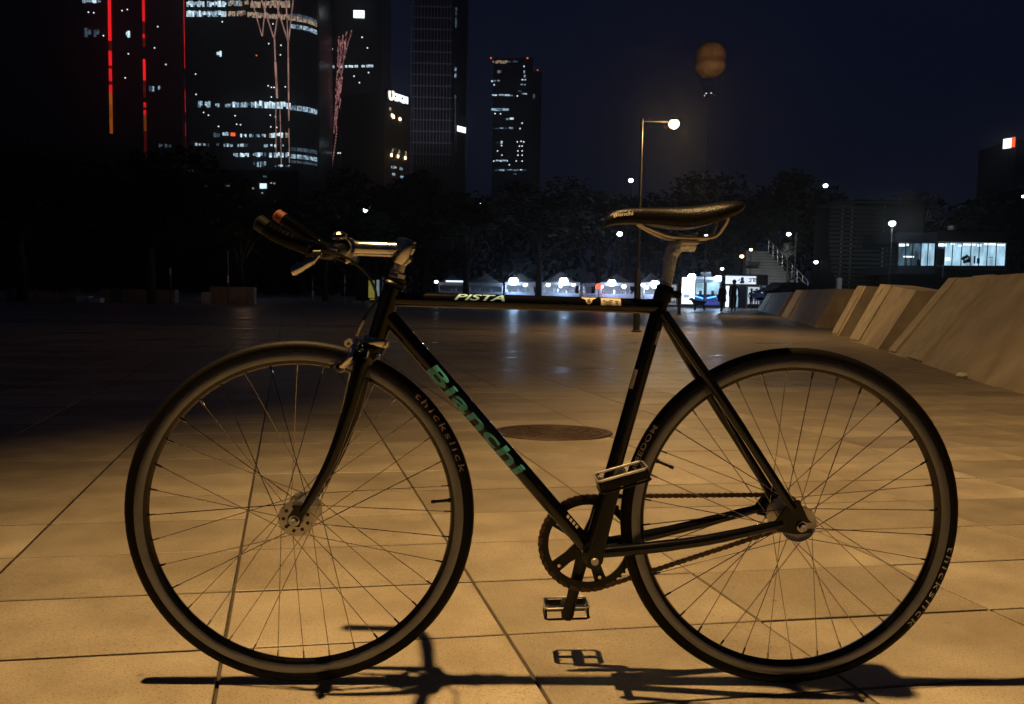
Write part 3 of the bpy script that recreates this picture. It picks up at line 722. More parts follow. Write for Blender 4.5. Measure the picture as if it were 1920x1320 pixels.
# ------------------------------------------------------------------ slanted concrete wall pieces along the right edge
WD = Vector((.272,.962,0)).normalized(); WN = Vector((WD.y,-WD.x,0))    # along the row (away), and outwards
def wall_block(label, A, Bp, zA, zB, oA, oB, depth=1.3, strip=.5, plate=False, ribs=()):
    """A: far foot, Bp: near foot on the plaza side; tops lean outwards by o"""
    A, Bp = Vector((A[0],A[1],0)), Vector((Bp[0],Bp[1],0)); Ln = (A-Bp).length; d = (A-Bp)/Ln
    t = thing('concrete_block', label, 'concrete block', A*.5 + Bp*.5, 'slanted concrete blocks along the plaza edge')
    T = Matrix.Translation(-(A+Bp)/2)
    def at_(s, h, out=0):                                    # s metres from the far end, h from 0 (foot) to 1 (top)
        f = s/Ln; o = oA + (oB-oA)*f; z = zA + (zB-zA)*f
        sl = Vector((o, z)).normalized()
        return A - d*s + WN*(o*h - out*sl.y) + Vector((0,0,z*h + out*sl.x))
    def slab(name, s0, s1, out, mt, nseg=6, back=True, h0=0.0, h1=1.0):
        mb = MB(); V = []; rows = max(1, int((s1-s0)/.4)) if back else 1
        for i in range(rows+1):
            s_ = s0 + (s1-s0)*i/rows
            p0, p1 = at_(s_, h0, out), at_(s_, h1, out)
            q1 = at_(s_, h1, 0) + WN*(depth-.75 if back else .05) - Vector((0,0,.0 if not back else .02)); q0 = at_(s_, h0, 0) + WN*(depth if back else .05)
            q0.z = -.05 if back else q0.z; p0.z = -.02 if back else p0.z
            V += [p0, p1, q1, q0]
        fs = []
        for i in range(rows):
            for k in range(4): fs.append((i*4+k, i*4+(k+1)%4, (i+1)*4+(k+1)%4, (i+1)*4+k))
        fs += [(0,1,2,3), (rows*4+3,rows*4+2,rows*4+1,rows*4)]
        return mb.add([T @ v for v in V], fs).build(name, mt, t)
    slab('wall_body', 0, Ln, 0, M_CONC)
    if strip: slab('edge_strip', .002, strip, .018, M_CONC2, back=False, h0=.02, h1=.998)
    for s0, s1 in ribs: slab('rib', s0, s1, .022, M_CONC2, back=False, h0=.01, h1=.999)
    if plate:
        slab('plate', .06, min(strip, .55)*.75, .03, M_CONC2, back=False, h0=.80, h1=.93)
    # cap course
    return t
wall_block('nearest and longest slanted concrete block at the right edge of the picture', (5.95,10.19), (3.55,1.75), 1.10, 1.08, .78, .78, ribs=((1.15,1.95),), strip=.42)
wall_block('second slanted concrete block from the camera with a top that drops towards its near end', (6.93,13.62), (6.22,11.05), 1.07, .93, .52, .52, strip=.95, plate=True)
wall_block('narrow slanted concrete block, third from the camera, with a bright lit face', (7.66,16.10), (7.46,15.30), 1.07, 1.06, .50, .50, strip=.62, plate=True)
wall_block('fourth slanted concrete block, between the narrow block and the farthest one', (12.30,31.8), (8.97,20.26), 1.12, 1.06, .55, .55, strip=3.2)
wall_block('farthest slanted concrete block with a dark car behind its top', (16.6,47.5), (12.95,34.0), 1.06, 1.06, .55, .55, strip=4.0)
MB().add([(8.3,-6,0),(13.5,14,0),(17,30,0),(24,52,0),(90,52,2.0),(90,-6,2.0)], [(0,1,2,3,4,5)]).build('grass_bank', M_GRASS, loc=(0,0,.03))
tag(bpy.data.objects['grass_bank'], kind='structure')
# litter at the foot of the nearest block
c = gnd(1818, 708); mb = MB(); rnd = random.Random(3); N = 9
V = [(.045*rnd.uniform(.6,1.3)*cos(2*pi*i/8)*sin(pi*j/5)*1.2, .04*rnd.uniform(.6,1.3)*sin(2*pi*i/8)*sin(pi*j/5), .03 - .03*rnd.uniform(.7,1.2)*cos(pi*j/5)) for j in range(6) for i in range(8)]
mb.add(V, [(j*8+i, j*8+(i+1)%8, (j+1)*8+(i+1)%8, (j+1)*8+i) for j in range(5) for i in range(8)])
o = mb.build('paper_scrap', M_PAPER, None, loc=(c.x-.05, c.y+.05, -.008)); tag(o, 'crumpled scrap of pale paper at the foot of the nearest concrete block', 'litter')

# ------------------------------------------------------------------ street lamps
def street_lamp(label, base, h, arm=0.0, em=None, head=.16, thick=None, light=None, col=(1,.8,.55), armdir=(1,0), group='street lamps around the plaza', unlit=False):
    t = thing('street_lamp', label, 'street lamp', base, group)
    r = max(.022, h*.0068)
    mb = MB()
    if thick: mb.tube([(0,0,-.02),(0,0,thick),(0,0,thick+.10)], [.072,.070,r], 14)
    mb.tube([(0,0,-.02),(0,0,h*.55),(0,0,h)], [r*1.15,r,r*.85], 10)
    mb.build('pole', M_POLE, t, True)
    if thick:
        MB().lathe([(.115,0),(.115,.02),(.08,.035),(.07,.04)], (0,0,0), (0,0,1), 18).build('base_plate', M_POLE, t, True)
    ad = Vector((armdir[0], armdir[1], 0))
    tip = Vector((0,0,h)) + ad*arm
    if arm:
        MB().tube([(0,0,h-.03), Vector((0,0,h-.03))+ad*arm*.5, tip-Vector((0,0,.03))], [.022,.020,.018], 8).build('arm', M_DARK, t, True)
        MB().lathe([(.030,-.08),(.034,-.05),(.034,.02),(.0001,.03)], (0,0,h), (0,0,1), 12).build('pole_cap', M_DARK, t, True)
    hb = MB().lathe([(.0001,.055),(head*.7,.045),(head,.015),(head,-.005),(head*.9,-.010)], tip, (0,0,1), 20)
    hb.build('lamp_head', M_DARK, t, True)
    if em: sphere(MB(), tip + Vector((0,0,-head*.62)), head*.95, 18, 12, .86).build('lamp_globe', em, t, True)
    return t, Vector(base) + tip
lb = gnd(1193, 622)
t, tip = street_lamp('tall slim street lamp with a glowing sodium head on a short arm above the saddle', (lb.x, lb.y, 0), 4.50, .68, E_LAMP, .125, 1.25)
point('street_light', tip + Vector((0,-.02,-.28)), 330, SODIUM, .06, 128, (tip.x+.6, tip.y-.8, 0), .8)
point('street_light', tip + Vector((0,-.05,-.22)), 240, SODIUM, .06)
p2 = gnd(1273, 590)
t, tip = street_lamp('street lamp with a thick dark post right of the seat post, its head hidden', (p2.x, p2.y, 0), 4.5, .7, E_LAMP, .15, 1.35)
point('street_light', tip + Vector((0,-.02,-.28)), 300, SODIUM, .06, 128, (tip.x, tip.y-.5, 0), .8)
def lamp_px(label, px, py, Y, em, size=1.0, pole=None, **k):
    p = at(px, py, Y); px_m = (Y-CAM.y)/FPX
    b = Vector((p.x if pole is None else at(pole, py, Y).x, Y, 0)); arm = p.x - b.x
    return street_lamp(label, b, p.z + .04, abs(arm) if abs(arm) > .15 else 0, em, size*3.6*px_m, None, armdir=(1 if arm > 0 else -1, 0), **k)
lamp_px('white street lamp on a thin post right behind the tail of the saddle', 1324, 441, 47, E_COOL, .8)
lamp_px('warm street lamp in front of the stepped slope, lower one of a pair', 1391, 479, 68, E_WARM, 1.1, 1386)
lamp_px('warm street lamp above the stepped slope, higher one of a pair', 1408, 467, 60, E_WARM, .9)
lamp_px('white street lamp glowing through bare twigs at the top of the stair rail', 1479, 437, 72, E_COOL, 1.2, 1493)
lamp_px('high white street lamp against the sky left of the louvred building', 1548, 346, 90, E_COOL, 1.25)
t, tl = lamp_px('bright white street lamp in front of the louvred facade', 1673, 416, 52, E_COOL, 1.8)
point('street_light', tl + Vector((.3,-.8,-.3)), 190, (.85,.92,1), .15)
lamp_px('low white street lamp between stepped slope and louvred building', 1530, 490, 66, E_COOL, 1.1, 1541)
lamp_px('white lamp on a post over the trees left of the tall slim lamp post', 1183, 336, 95, E_COOL, 1.3)
lamp_px('white lamp shining just under the nose of the saddle', 1162, 436, 70, E_COOL, 1.5)
lamp_px('white lamp among the dark branches above the top tube lettering', 897, 378, 80, E_COOL, 1.35)
lamp_px('white lamp among the trees above the handlebar stem', 685, 392, 75, E_COOL, 1.25)
lamp_px('small white lamp just right of the lamp above the handlebar stem', 700, 413, 96, E_COOL, .8)
lamp_px('small white lamp at the left end of the unlit market tent', 818, 527, 58, E_COOL, 1.0)
lamp_px('white lamp cut by the right edge of the picture', 1919, 367, 85, E_COOL, .9)
lamp_px('square white lantern on a post beside the white kiosk sign', 1354, 503, 50, E_COOL, .9)
# the lamp post that lights the bicycle stands beside the camera
street_lamp('street lamp beside the bicycle whose light falls on the near paving', (-1.62, -2.6, 0), 4.75, hypot(.62, 2.55), None, .13, 1.25, armdir=(.62/hypot(.62,2.55), 2.55/hypot(.62,2.55)))

# ------------------------------------------------------------------ market stalls
def rect(px0, py0, px1, py1, Y):
    a, b = at(px0, py1, Y), at(px1, py0, Y); c = at((px0+px1)/2, (py0+py1)/2, Y)
    s = (Y-CAM.y)/FPX
    return c, abs(px1-px0)*s, abs(py1-py0)*s
def flood(label, px, py, Y, r, em, watts=0, col=(.72,.86,1)):
    c = at(px, py, Y)
    t = thing('flood_lamp', label, 'lamp', c, 'flood lamps hung in the market stalls')
    s = (Y-CAM.y)/FPX*r
    sphere(MB(), (0,0,0), s, 16, 10, .9).build('bulb', em, t, True)
    MB().lathe([(.0001,s*1.25),(s*.5,s*1.2),(s*.75,s*.85),(s*.72,s*.7)], (0,0,0), (0,0,1), 14).build('lamp_holder', M_DARK, t, True)
    if watts: point('flood_light', (c.x, c.y - s*1.6, c.z - s*1.2), watts, col, s*.7)
def stall(short, label, x0, x1, ytop, yeave, Y, lit=True, seed=0, tone=M_TENT):
    rnd = random.Random(seed); s = (Y-CAM.y)/FPX
    a, b = at(x0, 560, Y), at(x1, 560, Y); cx = (a.x+b.x)/2; w = b.x-a.x
    ze, zp = at((x0+x1)/2, yeave, Y).z, at((x0+x1)/2, ytop, Y).z
    t = thing('market_stall', label, 'market stall', (cx, Y, 0), 'row of market stalls across the plaza'); D = 3.0
    hw = w/2
    # canopy: sagging four-sided roof with a hanging valance
    V = []; n = 6
    for i in range(n+1):
        f = i/n; z = ze + (zp-ze)*(f**1.35); k = 1-f
        V += [(-hw*k-.001,-D/2*k,z),(hw*k+.001,-D/2*k,z),(hw*k+.001,D/2*k,z),(-hw*k-.001,D/2*k,z)]
    fs = [(i*4+j, i*4+(j+1)%4, (i+1)*4+(j+1)%4, (i+1)*4+j) for i in range(n) for j in range(4)]
    MB().add(V, fs).build('canopy', tone, t, True)
    MB().box((0,-D/2-.005,ze-.11), (w+.02,.012,.24)).build('valance', tone, t)
    for sx in (-1, 1):
        for sy in (-1, 1): MB().tube([(sx*(hw-.05),sy*(D/2-.05),-.01),(sx*(hw-.05),sy*(D/2-.05),ze)], .028, 8).build('tent_pole', M_ALLOY, t)
    MB().box((0,-D/2+.25,.45), (w*.92,.5,.9)).build('counter', M_COUNTER, t)
    MB().box((0,D/2-.06,ze/2), (w*.97,.03,ze)).build('back_wall', M_WHITE if lit else M_TENT, t)
    if lit:
        MB().box((0,0,ze-.16), (w*.8,.07,.05)).build('striplight', E_STALL, t)
        MB().box((0,D/2-.30,1.25), (w*.8,.25,.03)).build('shelf', M_WHITE, t)
        # goods on counter and shelf, one by one
    z = .9
    for k in range(int(w/.30)):
        x = -w*.43 + k*.30 + rnd.uniform(-.05,.05)
        if rnd.random() < .3: continue
        c = at(0,0,1)
        hh, ww = rnd.uniform(.10,.34), rnd.uniform(.08,.2)
        g = MB()
        if rnd.random() < .5: g.lathe([(.0001,0),(ww*.5,0),(ww*.5,hh*.7),(ww*.22,hh*.85),(ww*.22,hh),(.0001,hh)], (0,0,0), (0,0,1), 10)
        else: g.bbox((0,0,hh/2), (ww,ww,hh), .012)
        o = g.build('stall_goods', [M_WHITE, M_COUNTER, M_TENT, M_ORANGE][rnd.randrange(4)] if lit else M_COUNTER, None, True, (cx+x, Y-D/2+.25+rnd.uniform(-.1,.1), .9))
        tag(o, 'small jar or box on the counter of the ' + short, 'goods', 'goods on the stall counters')
    return t
stall('leftmost unlit tent', 'unlit grey market tent left of the first dark tree trunk', 824, 872, 514, 530, 60, False, 1)
stall('second unlit tent', 'unlit grey market tent behind the top tube lettering', 880, 942, 512, 531, 60, False, 2)
stall('leftmost lit stall', 'leftmost brightly lit market stall with a bluish flood lamp', 946, 1003, 511, 530, 60, True, 3)
stall('stall between the trunks', 'brightly lit market stall between the two dark tree trunks', 1017, 1083, 509, 530, 60, True, 4)
stall('narrow pinkish stall', 'narrow pinkish lit stall left of the red beacon', 1089, 1113, 520, 532, 62, True, 5)
stall('violet lit stall', 'violet lit market stall right of the red beacon', 1120, 1187, 513, 531, 60, True, 6)
stall('pale pointed tent', 'pale pointed market tent between lamp post and seat post', 1199, 1240, 511, 530, 58, True, 7)
c, w, h = rect(836, 526, 872, 529, 58.2)
o = MB().box((0,0,0), (w,.06,h)).build('tube_light', E_PANEL, None, loc=c); tag(o, 'long white tube light under the leftmost unlit tent', 'tube light')
FL = (.34,.60,1.0)
flood('big bluish flood lamp at the left end of the lit stalls', 963, 527, 58.3, 8.5, E_FLOOD, 110, FL)
flood('big bluish flood lamp in the stall between the two trunks', 1057, 527, 58.3, 8.0, E_FLOOD, 110, FL)
flood('big white flood lamp in the violet lit stall', 1147, 530, 58.3, 7.5, E_FLOOD, 95, (.42,.58,1))
flood('big white flood lamp beside the seat post', 1228, 533, 56.3, 8.5, E_FLOOD, 95, (.5,.66,1))
for lab, x, y, r in (('small white bulb right of the leftmost flood lamp', 985, 534, 4), ('small white bulb at the left edge of the stall between the trunks', 1028, 534, 4),
                     ('small white bulb just below the flood lamp between the trunks', 1051, 537, 3), ('small white bulb at the right edge of the stall between the trunks', 1075, 534, 3.6),
                     ('small white bulb right of the flood lamp in the violet stall', 1170, 537, 4.2), ('small white bulb under the pale pointed tent', 1206, 534, 4.2), ('small white bulb left of the seat post flood lamp', 1213, 539, 3.6)):
    flood(lab, x, y, 58.0 if x < 1190 else 56.0, r, E_COOL)
c = at(1123, 537, 58.0); t = thing('red_beacon', 'glowing red beacon lamp between the pinkish and the violet stall', 'beacon', c)
sphere(MB(), (0,0,0), .24, 14, 8, .8).build('lens', E_REDL, t, True)
MB().tube([(0,0,-.2),(0,0,-c.z)], .03, 8).build('beacon_post', M_DARK, t)
sphere(MB(), (.22,-.05,-.02), .13, 10, 6, .8).build('lens', E_COOL, t, True)
point('beacon_light', (c.x, c.y-.6, c.z-.2), 20, (1,.06,.03), .15)

# ------------------------------------------------------------------ kiosk, signboard, doorway
def boxed(name, mt, parent, px0, py0, px1, py1, Y, dep, base=None):
    c, w, h = rect(px0, py0, px1, py1, Y); base = base or Vector((0,0,0))
    return MB().box((0,0,0), (w, dep, h)).build(name, mt, parent, loc=Vector((c.x, Y + dep/2, c.z)) - base)
KY = 54
kb = Vector((at(1327, 560, KY).x, KY, 0))
kt = thing('kiosk', 'glass kiosk glowing blue with neon lines on its counter', 'kiosk', kb)
boxed('roof', M_WHITE, kt, 1303, 519, 1352, 524, KY-.3, 3.2, kb)
boxed('fascia', emit('fascia_panel', (.45,.65,.9), .35), kt, 1304, 524, 1351, 529.5, KY-.25, .1, kb)
boxed('window', E_ROOM, kt, 1305, 530, 1322, 552, KY, .05, kb); boxed('window', E_ROOM, kt, 1325, 530, 1349, 552, KY, .05, kb)
boxed('mullion', M_DARK, kt, 1322, 520, 1325, 573, KY-.1, .15, kb); boxed('mullion', M_DARK, kt, 1302, 520, 1304.5, 573, KY-.1, .15, kb); boxed('mullion', M_DARK, kt, 1349.5, 524, 1351.5, 573, KY-.1, .15, kb)
boxed('counter_front', E_BLUES, kt, 1305, 557, 1350, 572, KY-.15, .3, kb)
boxed('kiosk_body', M_DARK, kt, 1303, 553, 1351, 573, KY+.3, 2.2, kb)
for x0, y0, x1, y1 in ((1303,555,1318,559.5),(1326,559,1343,555.5)):
    a, b = at(x0,y0,KY-.22)-kb, at(x1,y1,KY-.22)-kb
    MB().tube([a,b], .05, 8).build('neon_tube', E_BLUE, kt)
for x in (1311, 1334): boxed('stool_back', M_DARK, kt, x, 545, x+5, 552, KY-.06, .04, kb)
boxed('rooftop_box', M_WHITE, kt, 1319, 510, 1333, 518, KY+.5, .8, kb)
flood('white flood lamp on the right corner of the blue glass kiosk', 1347, 522, KY-.5, 6.5, E_FLOOD, 70, (.3,.55,1))
lp = thing('lit_panel', 'tall glowing white panel beside the dark lamp post behind the seat post', 'light panel', (at(1291,560,52).x, 52, 0)); lpb = lp.location.copy()
boxed('panel_face', emit('glowing_panel', (.80,.90,1.0), 2.0, .25, .8), lp, 1279, 520, 1303, 570, 52, .12, lpb)
boxed('panel_frame', M_DARK, lp, 1278, 570, 1304, 573, 51.95, .25, lpb)
boxed('notice', M_WHITE, lp, 1282, 552, 1292, 558, 51.95, .03, lpb)
flood('white flood lamp at the top of the tall glowing panel', 1297, 519, 51.6, 7.5, E_FLOOD, 70, (.4,.62,1))
wp = thing('menu_board', 'white menu board on a pale frame between seat post and dark lamp post', 'menu board', (at(1262,560,50).x, 50, 0)); wpb = wp.location.copy()
boxed('board', emit('dim_board', (.75,.85,.95), .45, .4, 2), wp, 1252, 534, 1268, 571, 50, .08, wpb)
boxed('frame', M_WHITE, wp, 1268, 531, 1271.5, 572, 49.95, .12, wpb); boxed('frame', M_WHITE, wp, 1251, 530, 1271, 533, 49.95, .12, wpb)
for k in range(4): boxed('lettering', M_INK, wp, 1253+k*3.6, 565-(k%2)*2, 1255.5+k*3.6, 569, 49.93, .02, wpb)
SY = 56
sb = Vector((at(1390, 560, SY).x, SY, 0)); st = thing('kiosk_shop', 'dark shop front under a wide white sign with black lettering', 'shop', sb)
boxed('sign_board', emit('sign_face', (.78,.88,1.0), 1.15, .18, .5), st, 1361, 517.5, 1418, 532.5, SY-.15, .15, sb)
boxed('sign_end', M_DARK, st, 1419, 517, 1440, 534.5, SY-.2, 2.0, sb)
boxed('wall', M_DARK, st, 1361, 533, 1440, 577, SY+1.0, .2, sb)
boxed('roof', M_DARK, st, 1360, 514.5, 1440, 517, SY-.15, 2.0, sb)
for x0, x1, y0 in ((1361,1367,536),(1380.5,1384,536)): boxed('door_panel', E_PANEL if x0 < 1380 else E_ROOM, st, x0, y0, x1, 576, SY, .08, sb)
boxed('lit_doorway', emit('doorway_glow', (.75,.85,1), .8, .3, 1), st, 1402, 538, 1424, 570, SY+.8, .05, sb)
boxed('door_frame', M_ALLOY, st, 1424, 534, 1427, 577, SY, .1, sb); boxed('door_frame', M_ALLOY, st, 1400, 536, 1402, 577, SY, .1, sb)
boxed('notice', M_WHITE, st, 1429, 535, 1437, 539, SY-.05, .04, sb); boxed('notice', M_WHITE, st, 1429, 552, 1436, 555, SY-.05, .04, sb)
boxed('dark_doorway', M_DARK, st, 1384, 533, 1400, 577, SY+.1, .1, sb)  # dark sheet standing for the unlit doorway
# the print of the sign: a picture of a head and a few letter strokes
c0 = at(1392, 525, SY-.20) - sb; sc = (SY-CAM.y)/FPX
mb = MB().prism([(c0.x+sc*x, c0.z+sc*z) for x, z in ((-4,-6.5),(3,-6.5),(4,-3),(2,0),(3,3),(1,5.5),(-2,5),(-3.5,2),(-2.5,-1),(-5,-4))], -.205, -.195); mb.build('sign_picture', M_INK, st)
for x, pts in ((1404,((0,0,4,0),(4,0,4,6),(0,5,4,6))), (1409.5,((0,6,3.5,6),(3.5,6,3.5,0))), (1414,((0,0,0,6),(0,6,3,6),(3,6,3,2),(0,0,3,0))), (1383,((0,2,3,2),(3,2,3,5)))):
    g = MB()
    for a, b, c_, d_ in pts:
        p = at(x, 528, SY-.2) - sb; u = Vector((p.x+a*sc, -.205, p.z+b*sc)); v = Vector((p.x+c_*sc, -.205, p.z+d_*sc)); g.tube([u,v], .030, 6)
    g.build('lettering', M_INK, st)

# ------------------------------------------------------------------ people and dog
def person(label, px, py_feet, Y, h, pose='walk', seed=0, coat=True, rz=0.0, group=None):
    b = at(px, py_feet, Y); base = Vector((b.x, Y, 0)); rnd = random.Random(seed)
    t = thing('person', label, 'person', base, group, rz); k = h/1.75
    sw = .16 if pose == 'walk' else .03
    P = {'pel':(0,0,.95),'wai':(0,.01,1.08),'che':(0,.0,1.30),'nek':(0,.01,1.47),'hd0':(0,-.01,1.56),'hd1':(0,-.015,1.70),
         'hl':(-.095,0,.92),'hr':(.095,0,.92),'kl':(-.10,-sw*.7,.50),'kr':(.10,sw*.25,.50),'al':(-.10,-sw,.08),'ar':(.10,sw*1.15,.10),'tl':(-.11,-sw-.17,.03),'tr':(.11,sw*1.15-.15,.03),
         'sl':(-.19,.01,1.40),'sr':(.19,.01,1.40),'el':(-.25,.05,1.12),'er':(.25,.03,1.12),'wl':(-.24,-.08,.90),'wr':(.24,-.10,.90),'fl':(-.235,-.12,.82),'fr':(.235,-.14,.82)}
    R = {'pel':(.15,.11),'wai':(.14,.10),'che':(.165,.115),'nek':(.058,.058),'hd0':(.085,.09),'hd1':(.085,.10),'hl':(.10,.095),'hr':(.10,.095),'kl':(.062,.062),'kr':(.062,.062),'al':(.045,.045),'ar':(.045,.045),
         'tl':(.042,.03),'tr':(.042,.03),'sl':(.075,.07),'sr':(.075,.07),'el':(.05,.05),'er':(.05,.05),'wl':(.036,.036),'wr':(.036,.036),'fl':(.035,.022),'fr':(.035,.022)}
    if coat:
        for q in ('pel','wai','che','sl','sr','el','er','hl','hr'): R[q] = tuple(a*1.22 for a in R[q])
    E_ = [('pel','wai'),('wai','che'),('che','nek'),('nek','hd0'),('hd0','hd1'),('pel','hl'),('pel','hr'),('hl','kl'),('hr','kr'),('kl','al'),('kr','ar'),('al','tl'),('ar','tr'),('che','sl'),('che','sr'),('sl','el'),('sr','er'),('el','wl'),('er','wr'),('wl','fl'),('wr','fr')]
    ks = list(P); me = bpy.data.meshes.new('person_body'); me.from_pydata([tuple(c*k for c in P[q]) for q in ks], [(ks.index(a), ks.index(b_)) for a, b_ in E_], [])
    o = link('body', me, t); md = o.modifiers.new('skin', 'SKIN'); sv = me.skin_vertices[0].data
    for i, q in enumerate(ks): sv[i].radius = tuple(a*k for a in R[q]); sv[i].use_root = (q == 'pel')
    o.modifiers.new('sub', 'SUBSURF').render_levels = 1; o.modifiers['sub'].levels = 1; me.materials.append(M_CLOTH)
    hm = MB(); sphere(hm, Vector((0,.005,1.665))*k, .112*k, 14, 9, 1.12); hm.build('hair', M_HAIR, t, True)
    if coat:
        MB().lathe([(.255*k,.62*k),(.27*k,.66*k),(.235*k,.98*k),(.225*k,1.2*k),(.20*k,1.40*k),(.10*k,1.48*k)], (0,0,0), (0,0,1), 18).build('coat', M_CLOTH, t, True)
    return t
person('person in a dark puffy coat walking left of the taller one', 1353, 584.5, 41.6, 1.52, 'walk', 1, True, rad(200), 'two people walking a dog')
person('taller person in dark clothes walking on the far plaza beside the dog walker', 1375, 584.5, 41.2, 1.70, 'walk', 2, False, rad(170), 'two people walking a dog')
person('person in dark clothes, left one of two standing in the lit doorway', 1408, 577, 53.6, 1.40, 'stand', 3, False, rad(20), 'people in the shop doorway')
person('person in dark clothes, right one of two standing in the lit doorway', 1417.5, 577, 53.4, 1.38, 'stand', 4, False, rad(-30), 'people in the shop doorway')
def dog():
    b = at(1310, 584, 41.8); t = thing('dog', 'dark dog walking in front of the blue lit kiosk', 'dog', (b.x, 41.8, 0), None, 0)
    P = {'rump':(.26,0,.46),'bel':(.02,0,.44),'chest':(-.22,0,.45),'neck':(-.34,0,.58),'head':(-.42,0,.66),'muz':(-.56,0,.62),'tail1':(.36,0,.50),'tail2':(.48,0,.62),
         'fl1':(-.22,-.07,.30),'fl2':(-.24,-.08,.16),'fl3':(-.27,-.08,.02),'fr1':(-.20,.07,.30),'fr2':(-.16,.08,.16),'fr3':(-.14,.08,.02),
         'bl1':(.22,-.08,.30),'bl2':(.32,-.08,.17),'bl3':(.28,-.08,.02),'br1':(.24,.08,.30),'br2':(.36,.08,.18),'br3':(.36,.08,.02)}
    R = {'rump':.12,'bel':.12,'chest':.145,'neck':.085,'head':.085,'muz':.045,'tail1':.03,'tail2':.02}
    E_ = [('rump','bel'),('bel','chest'),('chest','neck'),('neck','head'),('head','muz'),('rump','tail1'),('tail1','tail2'),('chest','fl1'),('fl1','fl2'),('fl2','fl3'),('chest','fr1'),('fr1','fr2'),('fr2','fr3'),('rump','bl1'),('bl1','bl2'),('bl2','bl3'),('rump','br1'),('br1','br2'),('br2','br3')]
    ks = list(P); me = bpy.data.meshes.new('dog_body'); me.from_pydata([P[q] for q in ks], [(ks.index(a), ks.index(c)) for a, c in E_], [])
    o = link('body', me, t); o.modifiers.new('skin', 'SKIN'); sv = me.skin_vertices[0].data
    for i, q in enumerate(ks):
        r = R.get(q, .055 if q.endswith('1') else .034 if q.endswith('2') else .032); sv[i].radius = (r, r); sv[i].use_root = (q == 'bel')
    o.modifiers.new('sub', 'SUBSURF').render_levels = 1; me.materials.append(M_HAIR)
    for s in (-1, 1): MB().add([(-.40,s*.05,.72),(-.36,s*.07,.73),(-.39,s*.085,.62),(-.385,s*.045,.72)], [(0,1,2),(1,3,2),(0,2,3),(0,3,1)]).build('ear', M_HAIR, t)
dog()

# ------------------------------------------------------------------ stepped slope with stair rail
def slope():
    Y0 = 70; t = thing('stepped_slope', 'stepped grey wooden slope rising behind the shop front', 'stepped slope', (at(1440,560,Y0).x, Y0, 0)); b = t.location.copy()
    rows = 16
    for k in range(rows):
        f = k/(rows-1); y = 556 - 80*f; Y = Y0 + 9*f
        xl = 1398; xr = 1512 - 70*f
        c, w, h = rect(xl, y-5.2, xr, y, Y)
        piece('step', M_WOODDECK, t, Vector((c.x, Y+.4, c.z)) - b, (w, .95, h*.93))
    MB().box(at(1442,530,Y0+12)-b, (4.2,.5,3.4)).build('slope_core', M_DARK, t)
    r0, r1 = at(1514,548,Y0-.2)-b, at(1441,468,Y0+9)-b
    for off in (0, .5, 1.0):
        MB().tube([r0+Vector((0,0,off)), r1+Vector((0,0,off))], .05, 8).build('handrail', M_ALLOY, t)
    for k in range(9):
        p = r0.lerp(r1, k/8); MB().tube([p-Vector((0,0,.3)), p+Vector((0,0,1.05))], .035, 8).build('rail_post', M_ALLOY, t)
    c = at(1413, 494, Y0+4) - b
    mb = MB(); mb.bbox(c, (1.1,.3,.35), .05); mb.build('dark_hood', M_DARK, t)
    point('slope_fill_light', at(1440, 470, 60) + Vector((0,0,2.0)), 3000, (.78,.88,.92), .2, 44, at(1450, 512, 74), .6)  # unseen spot added to brighten the steps
slope()

# ------------------------------------------------------------------ parked car behind the farthest block
def car():
    p = at(1472, 550, 52); t = thing('parked_car', 'dark car parked behind the farthest concrete block', 'car', (p.x, 52, .55), None, rad(12))
    prof = [(-2.0,.25),(-2.05,.55),(-1.9,.72),(-1.15,.82),(-.55,1.28),(.75,1.32),(1.45,.95),(2.0,.88),(2.08,.5),(2.0,.25)]
    MB().prism(prof, -.82, .82).build('body', M_CAR, t)
    MB().prism([(-.98,.86),(-.50,1.22),(.70,1.26),(1.25,.93)], -.835, .835).build('window', M_FACADE, t)
    for x in (-1.3, 1.3):
        for y in (-.78, .78):
            w = MB().lathe([(.0001,-.09),(.22,-.09),(.31,-.08),(.31,.08),(.22,.09),(.0001,.09)], (x,y,.31), (0,1,0), 20).build('wheel', M_RUBBER, t, True)
    for y in (-.55, .55): MB().bbox((-2.02,y,.58), (.08,.3,.12), .02).build('headlight', M_CHROME, t)
    MB().box((0,0,.05), (4,1.7,.06)).build('underbody', M_DARK, t)
car()

# ------------------------------------------------------------------ louvred building and lit pavilion
def louvre():
    Y = 60; b = Vector((at(1617,560,Y).x, Y, 0)); t = thing('louvred_building', 'dark building clad in horizontal louvres behind the concrete blocks', 'building', b)
    for k in range(20):
        y = 387 + k*8.0; xl = 1557 - 4*sin(pi*min(1, k/14)) + (5 if k > 15 else 0)
        c, w, h = rect(xl, y, 1680, y+5.6, Y); piece('slat', M_SLAT, t, c - b, (w, .16, h*1.02), 0)
    for x in (1577, 1595, 1655):
        c, w, h = rect(x-1, 386, x+1, 546, Y+.16); piece('slat_bracket', M_ALLOY, t, c - b, (w, .08, h))
    c, w, h = rect(1560, 386, 1682, 572, Y+4.5); piece('wall', mat('louvre_backing', (.012,.013,.014), .9, spec=.1), t, c - b, (w, 8, h))
    c, w, h = rect(1547, 382.5, 1684, 385.5, Y+1.5); piece('roof', M_SLAT, t, c - b, (w, 4, h))
    c, w, h = rect(1569, 521, 1577, 548, Y-.6); piece('cabinet', M_WHITE, t, c - b, (w, .3, h))
    # roof structure on the right, seen against the dark
    for x0, y0, x1, y1 in ((1743,388,1763,387),(1741,393,1735,415),(1745,424,1762,416),(1735,412,1755,413),(1712,414,1712,434),(1716,414,1716,434),(1728,414,1727,420)):
        p, q = at(x0,y0,Y+2)-b, at(x1,y1,Y+2)-b; MB().tube([p,q], .05, 6).build('roof_strut', M_ALLOY, t)
louvre()
